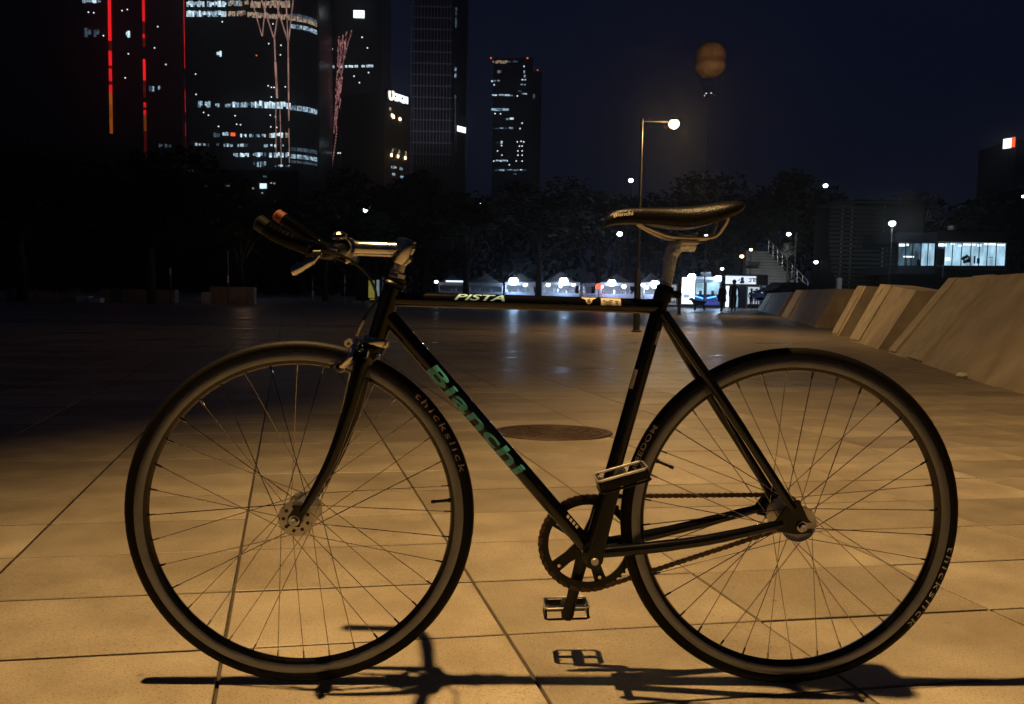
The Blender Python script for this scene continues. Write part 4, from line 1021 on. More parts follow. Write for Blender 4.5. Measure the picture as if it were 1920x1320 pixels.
def pavilion():
    Y = 55; b = Vector((at(1785,560,Y).x, Y, 0)); t = thing('glass_pavilion', 'raised pavilion with a long row of lit windows and a dark flat roof', 'building', b)
    def bx(nm, mt, x0, y0, x1, y1, dep=.08, dy=0):
        c, w, h = rect(x0, y0, x1, y1, Y+dy); return piece(nm, mt, t, c - b + Vector((0,dep/2,0)), (w, dep, h))
    bx('roof', M_FACADE, 1756, 434, 1892, 454.5, 8, -.5); bx('roof', mat('blue_grey_metal', (.022,.03,.042), .5), 1681, 436, 1755.5, 455, 7, -.3)
    bx('floor_slab', M_DARK, 1756, 498.5, 1892, 504, 8, -.3); bx('parapet', mat('blue_grey_panel', (.03,.045,.06), .5), 1682, 499, 1755, 513, 6, -.2)
    bx('base_wall', M_FACADE, 1690, 505, 1890, 575, 6, 1)
    xs = [1684,1698,1711,1727,1740,1752.5]
    for i in range(5):
        bx('window', (E_ROOM2, E_ROOM2, E_ROOM2, E_ROOM, E_ROOM)[i], xs[i]+.7, 456.5, xs[i+1]-.7, 498)
        bx('mullion', M_DARK, xs[i]-.7, 455, xs[i]+.7, 498.5, .14, -.05)
    xs = [1758,1771,1786,1803,1820.5,1836,1851.5,1868,1886]
    for i in range(8):
        bx('window', E_ROOM2 if i == 0 else E_ROOM, xs[i]+.6, 456, xs[i+1]-.6, 498)
        bx('mullion', M_DARK, xs[i]-.6, 455, xs[i]+.6, 498.5, .14, -.05)
    bx('mullion', M_DARK, 1885.4, 455, 1887, 500, .14, -.05)
    for x0, y0, x1, y1 in ((1684,457,1697,462),(1700,457,1704,461),(1758,456.5,1775,462),(1783,456,1790,459),(1797,459,1803,462.5),(1806,457,1830,460),(1833,458,1840,462),(1845,456.5,1868,459.5),(1870,458,1884,461)):
        bx('ceiling_light', E_ROOMB, x0, y0, x1, y1, .03, -.03)
    bx('lit_counter', E_ROOMB, 1694, 480, 1714, 482.6, .03, -.04)
    o = bx('wall_lamp', E_WARM, 1773, 483.5, 1781, 487.5, .03, -.04)
    mb = MB(); rnd = random.Random(5)                        # pot plant behind the panes
    for k in range(16):
        p = at(1812 + rnd.uniform(-6,6), 486 + rnd.uniform(-7,6), Y-.03) - b; sphere(mb, p, .11*rnd.uniform(.6,1.2), 6, 4)
    tag(mb.build('house_plant', M_DARK, t), kind='stuff')
    for x0, y0, x1, y1 in ((1826,480,1829,494),(1832,484,1837,494),(1699,484,1701,498),(1719,486,1726,498),(1758,466,1770,497),(1854,482,1862,483)):
        bx('furniture', M_FACADE, x0, y0, x1, y1, .03, -.05)
    bx('corner_post', M_ALLOY, 1768, 498, 1769, 520, .1, -.4)
    c = at(1784, 432, Y) - b; MB().lathe([(.0001,0),(.25,.05),(.3,.3),(.0001,.35)], c, (0,0,1), 12).build('roof_vent', M_ALLOY, t)
pavilion()

# ------------------------------------------------------------------ tethered balloon
def balloon():
    Y = 220; c = at(1332, 112, Y); s = (Y-CAM.y)/FPX; t = thing('tethered_balloon', 'big brown tethered balloon hanging in the night sky at the upper right', 'balloon', c)
    def ring(z): return z*s
    top = [(.01,32.5),(8,31.6),(15,28.6),(21,24),(25.6,17.5),(28,10),(28.6,3.5),(27.8,.5)]
    MB().lathe([(r*s, ring(z)) for r, z in top[::-1]], (0,0,0), (0,0,1), 40).build('envelope', M_BALLOON, t, True)
    MB().lathe([(r*s, ring(z)) for r, z in ((27.8,.5),(27.5,-1),(27.2,-7),(27.6,-8.5))], (0,0,0), (0,0,1), 40).build('belt', mat('balloon_belt', (.26,.15,.08), .8), t, True)
    MB().lathe([(r*s, ring(z)) for r, z in ((27.6,-8.5),(28.6,-10.5),(28.6,-14),(26.5,-20),(21,-26),(14,-30.5),(8,-32.3),(.01,-32.6))], (0,0,0), (0,0,1), 40).build('lower_envelope', M_BALLOON2, t, True)
    gore = [(27.9,.5),(28.7,3.5),(28.1,10),(25.7,17.5),(21.1,24),(15.1,28.7),(8,31.7)]
    for k in range(18):
        a = 2*pi*k/18; MB().tube([(r*s*cos(a), r*s*sin(a), ring(z)) for r, z in gore], .035, 5).build('gore_seam', M_BARK, t)
    for k in range(16):
        a = 2*pi*k/16; MB().tube([(26.0*s*cos(a), 26.0*s*sin(a), ring(-20)), (8*s*cos(a), 8*s*sin(a), ring(-62))], .03, 5).build('suspension_rope', M_DARK, t)
    MB().tube([(8.5*s*cos(2*pi*k/24), 8.5*s*sin(2*pi*k/24), ring(-65)) for k in range(24)], .22, 8, closed=True).build('gondola_ring', M_DARK, t, True)
    for x, z in ((-9,-65.5),(-6.5,-61.5),(-3.5,-64),(3,-60.5),(8.6,-65)):
        sphere(MB(), (x*s,-8*s*.3,ring(z)), 1.15*s, 8, 6).build('gondola_light', E_DOT, t)
    MB().tube([(0,0,ring(-66)),(0,0,-c.z)], .04, 5).build('tether', M_DARK, t)
    point('balloon_floodlight', (c.x-6, c.y-40, c.z-14), 15000, (1,.58,.28), .3, 24, c, .4)
balloon()

# ------------------------------------------------------------------ skyline
def tower(name, label, x0, x1, ytop, Y, dep=40, rz=0, group='towers of the skyline', mt=None, cat='tower'):
    p0, p1 = at(x0, 540, Y), at(x1, 540, Y); z = at((x0+x1)/2, ytop, Y).z
    b = Vector(((p0.x+p1.x)/2, Y, 0)); t = thing(name, label, cat, b, group)
    piece('tower_wall', mt or M_FACADE, t, (0, dep/2, z/2), (p1.x-p0.x, dep, z))
    return t, b
def win(t, b, Y, mt, x0, y0, x1, y1, name='window', dep=.3, out=.15):
    c, w, h = rect(x0, y0, x1, y1, Y); return piece(name, mt, t, c - b + Vector((0,-out,0)), (w, dep, h))
def band(t, b, Y, x0, x1, y0, y1, mts, fill=.85, step=4.6, seed=0, slope=0.0):
    rnd = random.Random(seed); x = x0
    while x < x1 - 1.5:
        w = step*rnd.uniform(.6, 1.25); dy = slope*(x-x0)
        if rnd.random() < fill:
            h0, h1 = y0 + rnd.uniform(0,.25)*(y1-y0), y1 - rnd.choice((0,0,.3))*(y1-y0)
            win(t, b, Y, rnd.choice(mts), x, h0+dy, min(x+w*.90, x1), h1+dy)
        x += w
def dots(t, b, Y, pts, mt=None, r=1.1):
    for p in pts: win(t, b, Y, mt or E_DOT, p[0]-r, p[1]-r, p[0]+r, p[1]+r)
C1, C2, CW = [E_WINB, E_WINB, E_WINC], [E_WINC, E_WIND, E_WINB], [E_WINW, E_WINW, E_WINC]

# far left tower with red light lines
Y = 420; t, b = tower('office_tower', 'black tower at the far left striped with three red light lines', -90, 346, -160, Y, 40)
def led(px, pairs, w=4.2, lean=.0145):
    for y0, y1, mt in pairs:
        x = px + lean*(y0+y1)/2; win(t, b, Y, mt, x-w/2, y0, x+w/2, y1, 'led_strip', .5, .6)
R, D, O = E_LEDR, E_LEDRD, E_LEDO
led(206, ((-12,36,R),(36.5,76,R),(77,95,D),(97,123,R),(124,128,D),(130,152,R),(154,158,D),(160,175,R),(175.5,196,O),(197,222,O),(223,250,O)), 5)
led(269.5, ((-12,40,R),(41,64,D),(65,72,R),(73,88,D),(113,150,R),(152,172,D),(174,183,D),(193,202,R),(207,216,R),(217,246,O),(250,292,D)), 4)
led(347.5, ((-12,34,R),(35,49,R),(50.5,86,R),(87,122,R),(123,129,R),(157,163,D),(170,192,R),(193,211,R),(215,219,D),(231,256,R),(262,290,D)), 4.4)
band(t, b, Y, 155, 193, 0, 5.5, C2, .9, 4, 1); band(t, b, Y, 232, 245, 58, 70, C2, .6, 4, 2); band(t, b, Y, 150, 186, 53, 69, [E_WIND], .5, 6, 3); band(t, b, Y, 280, 300, 160, 171, [E_WIND, E_WINC], .8, 4, 4)
dots(t, b, Y, ((166,23),(176,24),(229,20),(239,18),(241,101),(235,146),(290,90),(296,50),(311,121),(194,67)), None, .9)
band(t, b, Y, 298, 322, 270, 276, [E_WIND], .6, 4, 41)

# curved tower with lit floors
def curved_tower():
    Y = 400; p = [at(x, 540, Y) for x in (352, 470, 545)]
    z = at(450, -140, Y).z; b = Vector((p[1].x, Y, 0)); t = thing('office_tower', 'dark curved tower with bands of lit office floors beside the red lines', 'tower', b, 'towers of the skyline')
    bend = [(p[2].x-b.x, 0)]
    x, y, a = bend[0][0], 0.0, 0.0
    for k in range(6):
        a += rad(13); x += 3.0*cos(a); y += 3.0*sin(a); bend.append((x, y))
    outl = [(p[0].x-b.x, 0)] + bend + [(bend[-1][0], 46), (p[0].x-b.x, 46)]
    mb = MB(); n = len(outl); mb.add([(x_,y_,0) for x_,y_ in outl] + [(x_,y_,z) for x_,y_ in outl], [(i,(i+1)%n,n+(i+1)%n,n+i) for i in range(n)] + [tuple(range(n,2*n))]); mb.build('tower_wall', M_FACADE, t)
    B_ = lambda *a_, **k_: band(t, b, Y, *a_, **k_)
    B_(350,424,2,12.5,C1,.97,4.2,11); B_(428,466,1,11,CW,.9,4,12); B_(470,545,1,14,[E_WINW],.9,5,13)
    B_(350,424,20,31,C1,.97,4.2,14); B_(428,461,20,30,CW,.9,4,15); B_(464,545,22,32,[E_WINW],.95,5,16,.07)
    B_(403,440,96,106,C2,.45,4,17); B_(370,396,189,201,C2,.7,4,18); B_(400,432,194,201,[E_WIND,E_WINC],.7,4,19); B_(432,478,191,201,C2,.95,4,20); B_(478,545,189,202,C1,.97,4.4,21,.03)
    B_(401,412,249,257,[E_WIND],.8,4,22); B_(418,430,247,254,C1,1,5,23); B_(444,498,251,257,C2,.7,4,24); B_(505,542,248,258,[E_WINB,E_WINW],.95,4,25)
    B_(366,392,268,275,C2,.6,4,26); B_(402,412,268,275,C2,.7,4,27); B_(420,470,269,275,C2,.45,4,28); B_(495,540,270,276,C2,.5,4,29)
    B_(438,478,287,294,C2,.6,4,30); B_(478,500,286,294,C2,.6,4,31); B_(505,542,286,295,C1,.8,4,32); B_(472,500,302,313,[E_WIND,E_WINC],.6,3,33); B_(515,545,309,313,C2,.7,4,34); B_(486,512,341,345,C2,.8,3,35)
    win(t, b, Y, E_SIGNR, 433, 249, 441, 255); win(t, b, Y, E_SIGNR, 480, 103, 482, 105)
    # lit floors on the rounded corner
    for y0, y1, mt in ((24,33,E_WIND),(28,40,E_WINW),(44,54,E_WINC),(196,208,E_WINC),(275,284,E_WIND),(288,298,E_WINC),(300,306,E_WIND)):
        z0, z1 = at(545, y1, Y).z, at(545, y0, Y).z
        for i in range(5):
            (xa,ya),(xb,yb) = bend[i], bend[i+1]; an = atan2(yb-ya, xb-xa)
            piece('window', mt, t, ((xa+xb)/2 + .2*sin(an), (ya+yb)/2 - .2*cos(an), (z0+z1)/2), (2.6, .3, (z1-z0)*.75), an)
    dots(t, b, Y, ((417,41),(512,45),(367,139),(368,177),(504,82),(527,85),(526,103),(503,161),(509,164),(514,164),(535,163),(509,182),(520,183),(382,211),(391,216),(441,217),(444,233),(451,234),(507,216),(517,219),(410,237),(508,238),(519,239)), None, .9)
    # pink light lines of the folded columns
    for (x0,y0),(x1,y1),r in (((471,-4),(491.5,69),.26),((489,-4),(513.5,72),.34),((499,-4),(491.5,69),.26),((514,-4),(540,78),.34),((525,-4),(514,72),.3),((536,-4),(540,78),.3),((550,-4),(541,78),.3),((514.5,72),(516,116),.34),((516,116),(519.5,186),.55),((540,78),(541.5,228),.36),((517,190),(517.5,288),.2),((524.5,190),(527.5,310),.2),((541.5,240),(542.5,308),.2)):
        a_, c_ = at(x0,y0,Y-1)-b, at(x1,y1,Y-1)-b
        n_ = max(1, int((a_-c_).length/9))
        for i in range(n_):
            u, v = a_.lerp(c_, i/n_), a_.lerp(c_, (i+.96)/n_)
            MB().tube([u,v], r, 5).build('light_line', E_LEDV, t)
curved_tower()

# tower with the rose light artwork
Y = 450; t, b = tower('office_tower', 'black tower with a ragged rose light artwork and a small white box sign', 580, 712, -60, Y, 45)
rnd = random.Random(12)
cols = [(636,68,626.5,250),(643,66,630,245),(651,60,634,190),(659,57,645,110),(640,70,629,235),(648,64,636,205)]
for x0, y0, x1, y1 in cols:
    n = int((y1-y0)/6.5)
    for i in range(n):
        f = i/n; x = x0+(x1-x0)*f; y = y0+(y1-y0)*f
        if rnd.random() < .10: continue
        j = rnd.uniform(-.9,.9); win(t, b, Y, E_LEDP, x+j-.95*rnd.uniform(.6,1.3), y, x+j+.95*rnd.uniform(.6,1.3), y+6.5*rnd.uniform(.6,1.0), 'light_line', .4, .5)
for i in range(14):
    y = 238 + i*5.8; x = 632 - 10*(i/13)**1.2
    win(t, b, Y, E_LEDP, x-.8, y, x+.9, y+4.5*rnd.uniform(.5,1), 'light_line', .4, .5)
win(t, b, Y, E_SIGN, 663.5, 20.5, 683, 33.5, 'sign', .6, .4)
for x0,y0,x1,y1 in ((667.5,23.5,669,28),(671,24.5,674.5,26),(676,24.5,680,26),(678.5,29,680.5,30.5),(670,29.5,676,30.5)): win(t, b, Y, M_COUNTER, x0,y0,x1,y1, 'sign_print', .2, .85)
for x, w in ((581,2),(586,2),(593,5),(599,3),(604,3),(613,4),(624,6),(640,3),(649,4),(658,8),(668,6),(681,6),(689,4),(695,9)): win(t, b, Y, E_WINB, x-w/2, 123-(x-640)*.02, x+w/2, 127-(x-640)*.02)
band(t, b, Y, 650, 699, 182, 186, [E_WIND,E_WIND,E_WINC], .7, 4, 51); band(t, b, Y, 650, 700, 196, 200, C2, .75, 4, 52); band(t, b, Y, 656, 684, 258, 263, C2, .8, 3.5, 53); band(t, b, Y, 651, 673, 267, 276, C1, .85, 4.5, 54)
dots(t, b, Y, ((582,79),(623,92),(689,90),(605,137),(664,143),(691,136),(674,155),(615,169),(582,245),(598,245),(607,245),(603,272),(601,287),(634,287),(638,287),(647,286),(666,289),(661,302),(674,303),(688,232),(689,243),(693,247),(698,302),(703,307),(586,184),(605,213),(679,70)), None, 1.0)
dots(t, b, Y, ((585.5,184),(702,307.5)), E_WINB, 2.2)

# small office building with a white sign
def sign_building():
    Y = 330; p = at(720, 540, Y); z = at(720, 168, Y).z; b = Vector((p.x, Y, 0)); t = thing('office_building', 'low dark office building topped by a slanting white lit sign', 'building', b, None, rad(55))
    L_ = 15.0
    piece('building_wall', mat('brown_facade', (.10,.07,.045), .7), t, (L_/2+.3, 12, z/2), (L_+1, 24, z))
    piece('roof_sign', M_FACADE, t, (L_/2+.1, -.35, z-1.6), (L_*.96, .5, 4.4))
    g = MB(); g.tube(smooth_path([(1.9,-.8,z-.2),(1.95,-.8,z-2.4),(2.7,-.8,z-3.3),(3.6,-.8,z-3.0),(4.2,-.8,z-2.2),(4.2,-.8,z-.4),(3.4,-.8,z-.3)], 5), .55, 6); g.build('lettering', emit('cream_lit_letter', (1,.93,.80), 1.6), t)
    for k, (w, gap) in enumerate(((1.7,0),(1.7,0),(1.5,0),(1.5,0))):
        x = 5.9 + k*2.15
        piece('lettering', E_SIGN, t, (x, -.8, z-.75), (w, .3, .8)); piece('lettering', E_SIGN, t, (x+w*.36, -.8, z-1.9), (w*.36, .28, 2.6))
        piece('lettering', E_SIGN, t, (x-w*.30, -.8, z-(1.9 if k % 2 else 2.6)), (w*.32, .26, 2.4 if k % 2 else 1.2))
        if k % 2 == 0: piece('lettering', E_SIGN, t, (x, -.8, z-3.1), (w, .24, .6))
    for x, y in ((729,208),(735,221),(747,222),(733,219)):
        f = (x-720)/45; zz = at(x, y, Y+6).z; piece('window', E_WARM if y > 215 else E_WINW, t, (f*L_, -.2, zz), (1.0, .3, 1.1))
    for x in (733, 745, 758):
        f = (x-720)/45
        for q in range(3): piece('window', E_WINW if q else E_WARM, t, (f*L_ + (q-1)*.4*(1 if x < 750 else .5), -.2, at(x, 293-q*5, Y+6).z), (.7,.3,1.1))
    for x, y in ((734,315),(738,314),(750,315),(736,328),(751,330)):
        f = (x-720)/45; piece('window', E_WINC, t, (f*L_, -.2, at(x,y,Y+6).z), (1.6,.3,.9))
    pc = at(742, 235, Y-18)
    point('facade_fill_light', at(745, 290, Y-14), 350, (1,.7,.4), .5)  # unseen point light added to brighten the brown wall
sign_building()

# tower wrapped in a pale stone grid
def fin_tower():
    Y = 430; t, b = tower('grid_tower', 'tall tower wrapped in a faint pale grid of fins and floor bands', 772, 846, -160, Y, 30, mt=mat('fin_tower_glass', (.02,.022,.03), .4))
    for k in range(13):
        x = 771 + 6.15*k; c, w, h = rect(x-.75, -150, x+.75, 300, Y); piece('fin', M_FIN, t, c - b + Vector((0,-.5,0)), (w, .9, h))
    for k in range(15):
        y = -9 + 21.3*k; c, w, h = rect(770, y-1.1, 846.5, y+1.1, Y); piece('floor_band', M_FIN, t, c - b + Vector((0,-.3,0)), (w, .7, h))
    side = Vector((at(847,540,Y).x - b.x + .1, 0, 0))
    for y, mt in ((17,E_WIND),(25,E_WIND),(36,E_WIND),(42,E_WIND),(49,E_WIND),(130,E_WINC),(142,E_WINC),(181,E_WIND)):
        z = at(852,y,Y).z; piece('window', mt, t, side + Vector((.6,-.2,z)), (1.0,.3,1.6))
    piece('side_wing', M_FACADE, t, side + Vector((3.3, 14, at(850,-60,Y).z/2)), (6.2, 26, at(850,-60,Y).z))
    for k in range(14):
        y = 184 + 8*k; c, w, h = rect(844.6, y, 845.9, y+5, Y); piece('window', E_WIND, t, c - b + Vector((2.4,-.9,0)), (w, .2, h))
    point('facade_floodlight', at(812, 330, Y-62), 17000, (.78,.76,1.0), 1.0, 74, at(808, 70, Y), .6)
fin_tower()
t = thing('billboard', 'small slanting white lit sign right of the pale grid tower', 'sign', at(865, 242.5, 380), None, rad(50))
piece('sign_face', E_SIGN, t, (0,0,0), (6.0,.3,2.5)); piece('sign_edge', E_LEDP, t, (-3.1,0,0), (.25,.35,2.5)); piece('sign_post', M_FACADE, t, (0,1.2,-35), (5,2,66))

Y = 600; t, b = tower('office_tower', 'single slim tower with scattered lit windows in the middle of the skyline', 919, 992, 108, Y, 30)
piece('side_wing', M_FACADE, t, (at(1001,540,Y).x-b.x, 24, at(1001,132,Y).z/2), (6.4, 40, at(1001,132,Y).z))
dots(t, b, Y, ((920.5,109),(989,109)), E_SIGNR, 1.4); dots(t, b, Y, ((1008,131.5),), E_SIGNR, 1.0)
band(t, b, Y, 929, 951, 113, 119, [E_WINW], .95, 3.5, 61); band(t, b, Y, 952, 975, 114, 117, [E_WIND], .6, 5, 62); band(t, b, Y, 921, 943, 150, 153.5, C2, .8, 4, 63)
for x, y, w, h, mt in ((925,116,3,3,E_WINW),(935,134.5,4,5,E_WINW),(939,134.5,3,4,E_WIND),(983,135,2.5,5,E_WINC),(984,143,3,5,E_WINC),(979.5,149.5,4,2,E_WINB),(985,149.5,3,2,E_WINB),(926.5,159,3,2.5,E_WINB),(978,158.5,4,2,E_WINC),(984,158.5,3,2,E_WINC),
    (927,178.5,9,2.4,E_WINB),(940,178,9,2.6,E_WINC),(951,178.5,9,3,E_WINB),(958,179,6,2,E_WINC),(983,176,10,2.4,E_WINC),(975,171,8,2,E_WIND),(931,205.5,19,4.4,E_WINC),(948,205.5,11,4.4,E_WINC),(951,223.5,5,3,E_WINC),(959.5,222.5,7.5,3.2,E_WINB),
    (930,241,7,1.8,E_WIND),(940,240,6,2.2,E_WINC),(950,240.5,6,1.6,E_WIND),(958.5,240,7,3.6,E_WINC),(940.5,267,3.4,5,E_WINB),(933,267,5,1.6,E_WIND),(1001,181,4,8,E_WIND)): win(t, b, Y, mt, x-w/2, y-h/2, x+w/2, y+h/2)
dots(t, b, Y, ((982.5,124.5),(938.5,213.5),(928,213),(979,231),(975,241),(970,180),(970,266),(977,265),(982,266),(974,274),(979,274),(940.5,273),(933,283),(971,283),(979,283),(941,291),(971,291),(979,291),(926,302),(955,309),(968,302),(979,302)), None, 1.0)
band(t, b, Y, 930, 952, 299.5, 303, C1, .8, 4.2, 64); band(t, b, Y, 928, 987, 317, 320.5, C2, .85, 4.5, 65); band(t, b, Y, 962, 968, 325, 328, C2, 1, 3, 66)

Y = 380; t, b = tower('office_tower', 'dark tower at the right edge carrying a small white and red sign', 1890, 1990, 262, Y, 30)
g = thing('billboard', 'small white and red lit sign on the dark tower at the right edge', 'sign', at(1892, 268.5, Y-4), None, rad(-58))
piece('sign_face', E_SIGN, g, (-.8,0,0), (3.6,.3,4.6)); piece('sign_face', E_SIGNR, g, (1.9,0,.2), (1.5,.3,4.6))

# low lights of the town seen through the left trees
Y = 180; t, b = tower('apartment_building', 'dark low building whose few blurred lights show through the trees above the handlebar', 330, 560, 318, Y, 20, cat='building', group=None)
for x, y, w, h, mt in ((357,325,10,9,E_WINW),(426,348,9,8,E_WIND),(388,354,6,12,E_WIND),(395,367,13,6,E_WIND),(494,349,12,9,E_WINB),(452,386,18,7,E_WINW),(497,331,6,3,E_WIND),(410,370,4,8,E_LEDRD),(467,404,6,5,E_WINW),(480,402,4,9,E_WINW)): win(t, b, Y, mt, x-w/2, y-h/2, x+w/2, y+h/2)
dots(t, b, Y, ((509,343),(515,344),(475,353),(492,362)), E_WINW, 1.3)

# ------------------------------------------------------------------ trees
def leaf_mesh(seed, n, R, leaf):
    rnd = random.Random(seed); V = []; F = []
    clumps = [(Vector((rnd.gauss(0,.42), rnd.gauss(0,.42), rnd.gauss(0,.33))), rnd.uniform(.22,.42)) for _ in range(26)]
    for i in range(n):
        c, r = rnd.choice(clumps); d = Vector((rnd.gauss(0,1), rnd.gauss(0,1), rnd.gauss(0,.8))).normalized()*r*rnd.random()**.4
        p = (c + d)*R; p.z *= .85; u = Vector((rnd.gauss(0,1), rnd.gauss(0,1), rnd.gauss(0,1))).normalized(); v = u.orthogonal().normalized(); s = leaf*rnd.uniform(.6,1.4)
        k = len(V); V += [p-u*s, p+v*s*.55, p+u*s, p-v*s*.55]; F.append((k,k+1,k+2,k+3))
    me = bpy.data.meshes.new('crown'); me.from_pydata(V, [], F); me.materials.append(M_LEAF); return me
CROWNS = [leaf_mesh(s, 3600, 1.0, .050) for s in (1,2,3)]
def trunk_mesh(seed):
    rnd = random.Random(seed); mb = MB(); top = Vector((rnd.uniform(-.05,.05), rnd.uniform(-.05,.05), .55))
    mb.tube(smooth_path([(0,0,-.02),(.01,0,.15),(rnd.uniform(-.03,.03),0,.34),top], 4), [.030-.0012*i for i in range(13)], 9)
    for k in range(6):
        a = 2*pi*k/6 + rnd.uniform(-.4,.4); z = rnd.uniform(.30,.52); s = Vector((0,0,z)).lerp(top, .6)
        s = Vector((top.x*z/.55, top.y*z/.55, z)); e_ = s + Vector((cos(a)*rnd.uniform(.15,.28), sin(a)*rnd.uniform(.15,.28), rnd.uniform(.14,.34)))
        mb.tube(smooth_path([s, s.lerp(e_,.5)+Vector((0,0,.03)), e_], 3), [.013,.011,.010,.009,.008,.006,.004], 6)
    return mb.mesh('trunk', M_BARK, True)
TRUNKS = [trunk_mesh(s) for s in (4,5)]
def tree(label, px, Y, ytop, wpx, k=0, group='dark trees around the plaza', rz=0, base=None, gap=.36):
    b = at(px, 560, Y); ht = at(px, ytop, Y).z; s = (Y-CAM.y)/FPX
    t = thing('tree', label, 'tree', (b.x, Y, 0), group, rz)
    o = link('trunk', TRUNKS[k % 2], t); o.scale = (ht, ht, ht)
    c = link('crown', CROWNS[k % 3], t); rx = wpx*s/2; hz = ht*(1-gap)/2
    c.scale = (rx, rx, hz*1.15); c.location = (0,0,ht-hz)
    return t
tree('big dark tree at the left edge in front of the red striped tower', 40, 40, 215, 420, 0, rz=1)
tree('dark tree with a pale leaning trunk behind the low white planter end', 285, 38, 275, 330, 1, rz=2.3)
tree('dark tree right of the leaning trunk, under the curved tower', 452, 48, 352, 300, 2, rz=.6, gap=.45)
tree('dark tree behind the handlebar stem and brake lever', 610, 60, 372, 300, 0, rz=4, gap=.5)
tree('dark tree below the rose light artwork', 705, 92, 322, 260, 1, rz=5)
tree('dark tree behind the unlit market tents', 800, 95, 318, 250, 2, rz=2)
tree('dark tree whose thin trunk stands before the unlit market tents', 875, 50, 345, 260, 0, rz=3, gap=.55)
tree('dark tree whose thick trunk stands between the two bluish flood lamps', 1009, 50, 338, 280, 1, rz=1.4, gap=.55)
tree('dark tree behind the violet lit stall', 1120, 94, 342, 240, 2, rz=.3)
tree('dark tree left of the seat post behind the pale pointed tent', 1225, 98, 338, 240, 0, rz=2.8)
tree('dark tree behind the tail of the saddle', 1340, 96, 330, 250, 1, rz=5.5)
tree('tallest dark tree between saddle and louvred building', 1455, 100, 302, 240, 2, rz=4.4)
tree('dark tree behind the louvred building', 1585, 104, 345, 260, 0, rz=.9)
tree('dark tree behind the roof of the glass pavilion', 1745, 100, 360, 300, 1, rz=3.6)
tree('dark tree at the right edge behind the glass pavilion', 1890, 98, 340, 300, 2, rz=1.9)
# far wood closing the view below the crowns
rnd = random.Random(21); V = []; F = []
for i in range(15000):
    x = rnd.uniform(-150, 190); top = 10.5 + 2.2*sin(x*.11) + 1.6*sin(x*.37+1) ; z = top*(1 - rnd.random()**1.6); p = Vector((x, 128 + rnd.uniform(0,9), max(.2, z)))
    u = Vector((rnd.gauss(0,1), rnd.gauss(0,1), rnd.gauss(0,1))).normalized(); v = u.orthogonal().normalized(); q = rnd.uniform(.45,1.0); k = len(V)
    V += [p-u*q, p+v*q*.6, p+u*q, p-v*q*.6]; F.append((k,k+1,k+2,k+3))
tag(MB().add(V, F).build('far_wood', M_LEAF), kind='stuff')
# bare twigs lit white at the top of the stair rail
c = at(1477, 452, 71.6); t = thing('bare_tree', 'small bare tree with twigs lit white by the lamp at the stair rail', 'tree', (c.x, 71.6, 0), None); rnd = random.Random(9)
MB().tube([(0,0,0),(.1,0,c.z*.5),(0,0,c.z-.8)], [.12,.09,.05], 8).build('trunk', M_BARK, t, True)
mb = MB()
for k in range(26):
    a = rnd.uniform(0,2*pi); s = Vector((0,0,c.z-1.0+rnd.uniform(-.8,.5))); e_ = s + Vector((cos(a)*rnd.uniform(.3,1.1), sin(a)*.5, rnd.uniform(-.2,.9))); mb.tube([s, s.lerp(e_,.5)+Vector((rnd.uniform(-.1,.1),0,.1)), e_], [.03,.022,.012], 5)
mb.build('crown', M_WOODDECK, t)
point('street_light', at(1479, 440, 70.5), 25, (.9,.95,1), .15)

# ------------------------------------------------------------------ left side of the plaza
def low_wall(label, x0, x1, ytop, ybot, Y, mt=M_CONC, dep=.5):
    c, w, h = rect(x0, ytop, x1, ybot, Y); t = MB().bbox((0,0,0), (w, dep, h), .02).build('planter', mt, None, loc=(c.x, Y, h/2 - .01)); tag(t, label, 'planter', 'low planter walls at the left side'); return t
low_wall('pale low planter end left of the leaning tree trunk', 147, 171, 555, 567, 39.5, M_WHITE, .5)
low_wall('pale flat stone beside the pale low planter end', 171, 192, 561, 570, 39, M_WHITE, .5)
low_wall('long dim planter wall at the far left of the plaza', -60, 146, 549, 566, 41, M_CONC)
low_wall('dim brown planter wall running under the leaning tree trunk', 193, 330, 548, 572, 42, M_CONC)
low_wall('pale square planter end behind the front of the bicycle', 380, 395, 534, 556, 40.6, M_WHITE)
low_wall('brown planter wall lit orange beside the pale square planter end', 396, 478, 538, 570, 41, M_CONC)
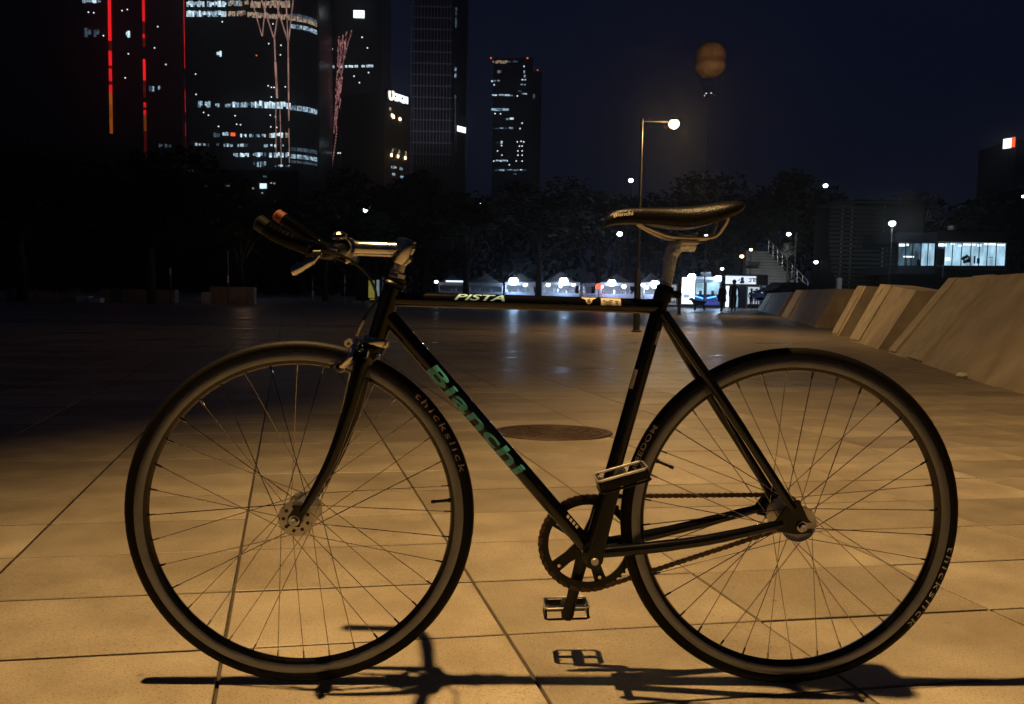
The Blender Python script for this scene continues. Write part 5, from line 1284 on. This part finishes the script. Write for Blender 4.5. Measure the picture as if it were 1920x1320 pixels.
point('street_light', (at(440,500,36).x, 37.5, 2.6), 8, (1,.55,.28), .1)  # unseen light added for the orange on the planter wall, no lamp here
def thin_post(label, x, y0, y1, Y, mt):
    b = at(x, 560, Y); z = at(x, y0, Y).z; t = thing('sign_post', label, 'post', (b.x, Y, 0), 'thin posts at the left side')
    MB().tube([(0,0,0),(0,0,z)], .035, 8).build('pole', mt, t, True); zz = at(x, y1, Y).z
    MB().tube([(0,-.02,zz),(0,-.02,zz+.35)], .045, 8).build('painted_glint', M_WHITE, t, True)  # glint on the post, put in as a short pale tube
thin_post('thin post with a painted pale glint above the orange lit planter wall', 428, 470, 530, 39, M_POLE)
thin_post('thin post with a painted pale glint right of the leaning tree trunk', 320, 495, 516, 39, M_POLE)
thin_post('thin post behind the tip of the brake lever', 586, 520, 556, 46, M_POLE)
thin_post('thin post with a painted pale glint under the handlebar stem', 646, 505, 530, 48, M_POLE)
b_ = Vector((at(695,560,50).x, 50, 0)); t = thing('booth', 'small booth with yellow and pale blue lit panels under the stem', 'booth', b_)
boxed('booth_body', M_DARK, t, 668, 520, 716, 566, 50.1, 1.2, b_); boxed('yellow_panel', E_YEL, t, 691, 526, 702, 558, 50, .05, b_); boxed('blue_panel', E_CYAN, t, 706, 525, 711, 555, 50, .05, b_); boxed('yellow_panel', E_YEL, t, 694, 560, 702, 562, 50, .05, b_)
boxed('step', M_WHITE, t, 660, 564, 676, 567.5, 49.6, .3, b_); boxed('step', M_WHITE, t, 684, 563.5, 692, 567, 49.6, .3, b_)

# ------------------------------------------------------------------ air volume added for halos round the lamps, in place of lens glow
hz, n_, l_, p_ = new_mat('lamp_glow_volume')
n_.remove(p_); pvn = n_.new('ShaderNodeVolumePrincipled'); pvn.inputs['Color'].default_value = (.9,.93,1,1); pvn.inputs['Density'].default_value = .0006; pvn.inputs['Anisotropy'].default_value = .88
l_.new(pvn.outputs[0], n_['Material Output'].inputs['Volume'])
tag(MB().box((60,340,95), (1100,720,212)).build('lamp_glow_haze', hz), kind='stuff')
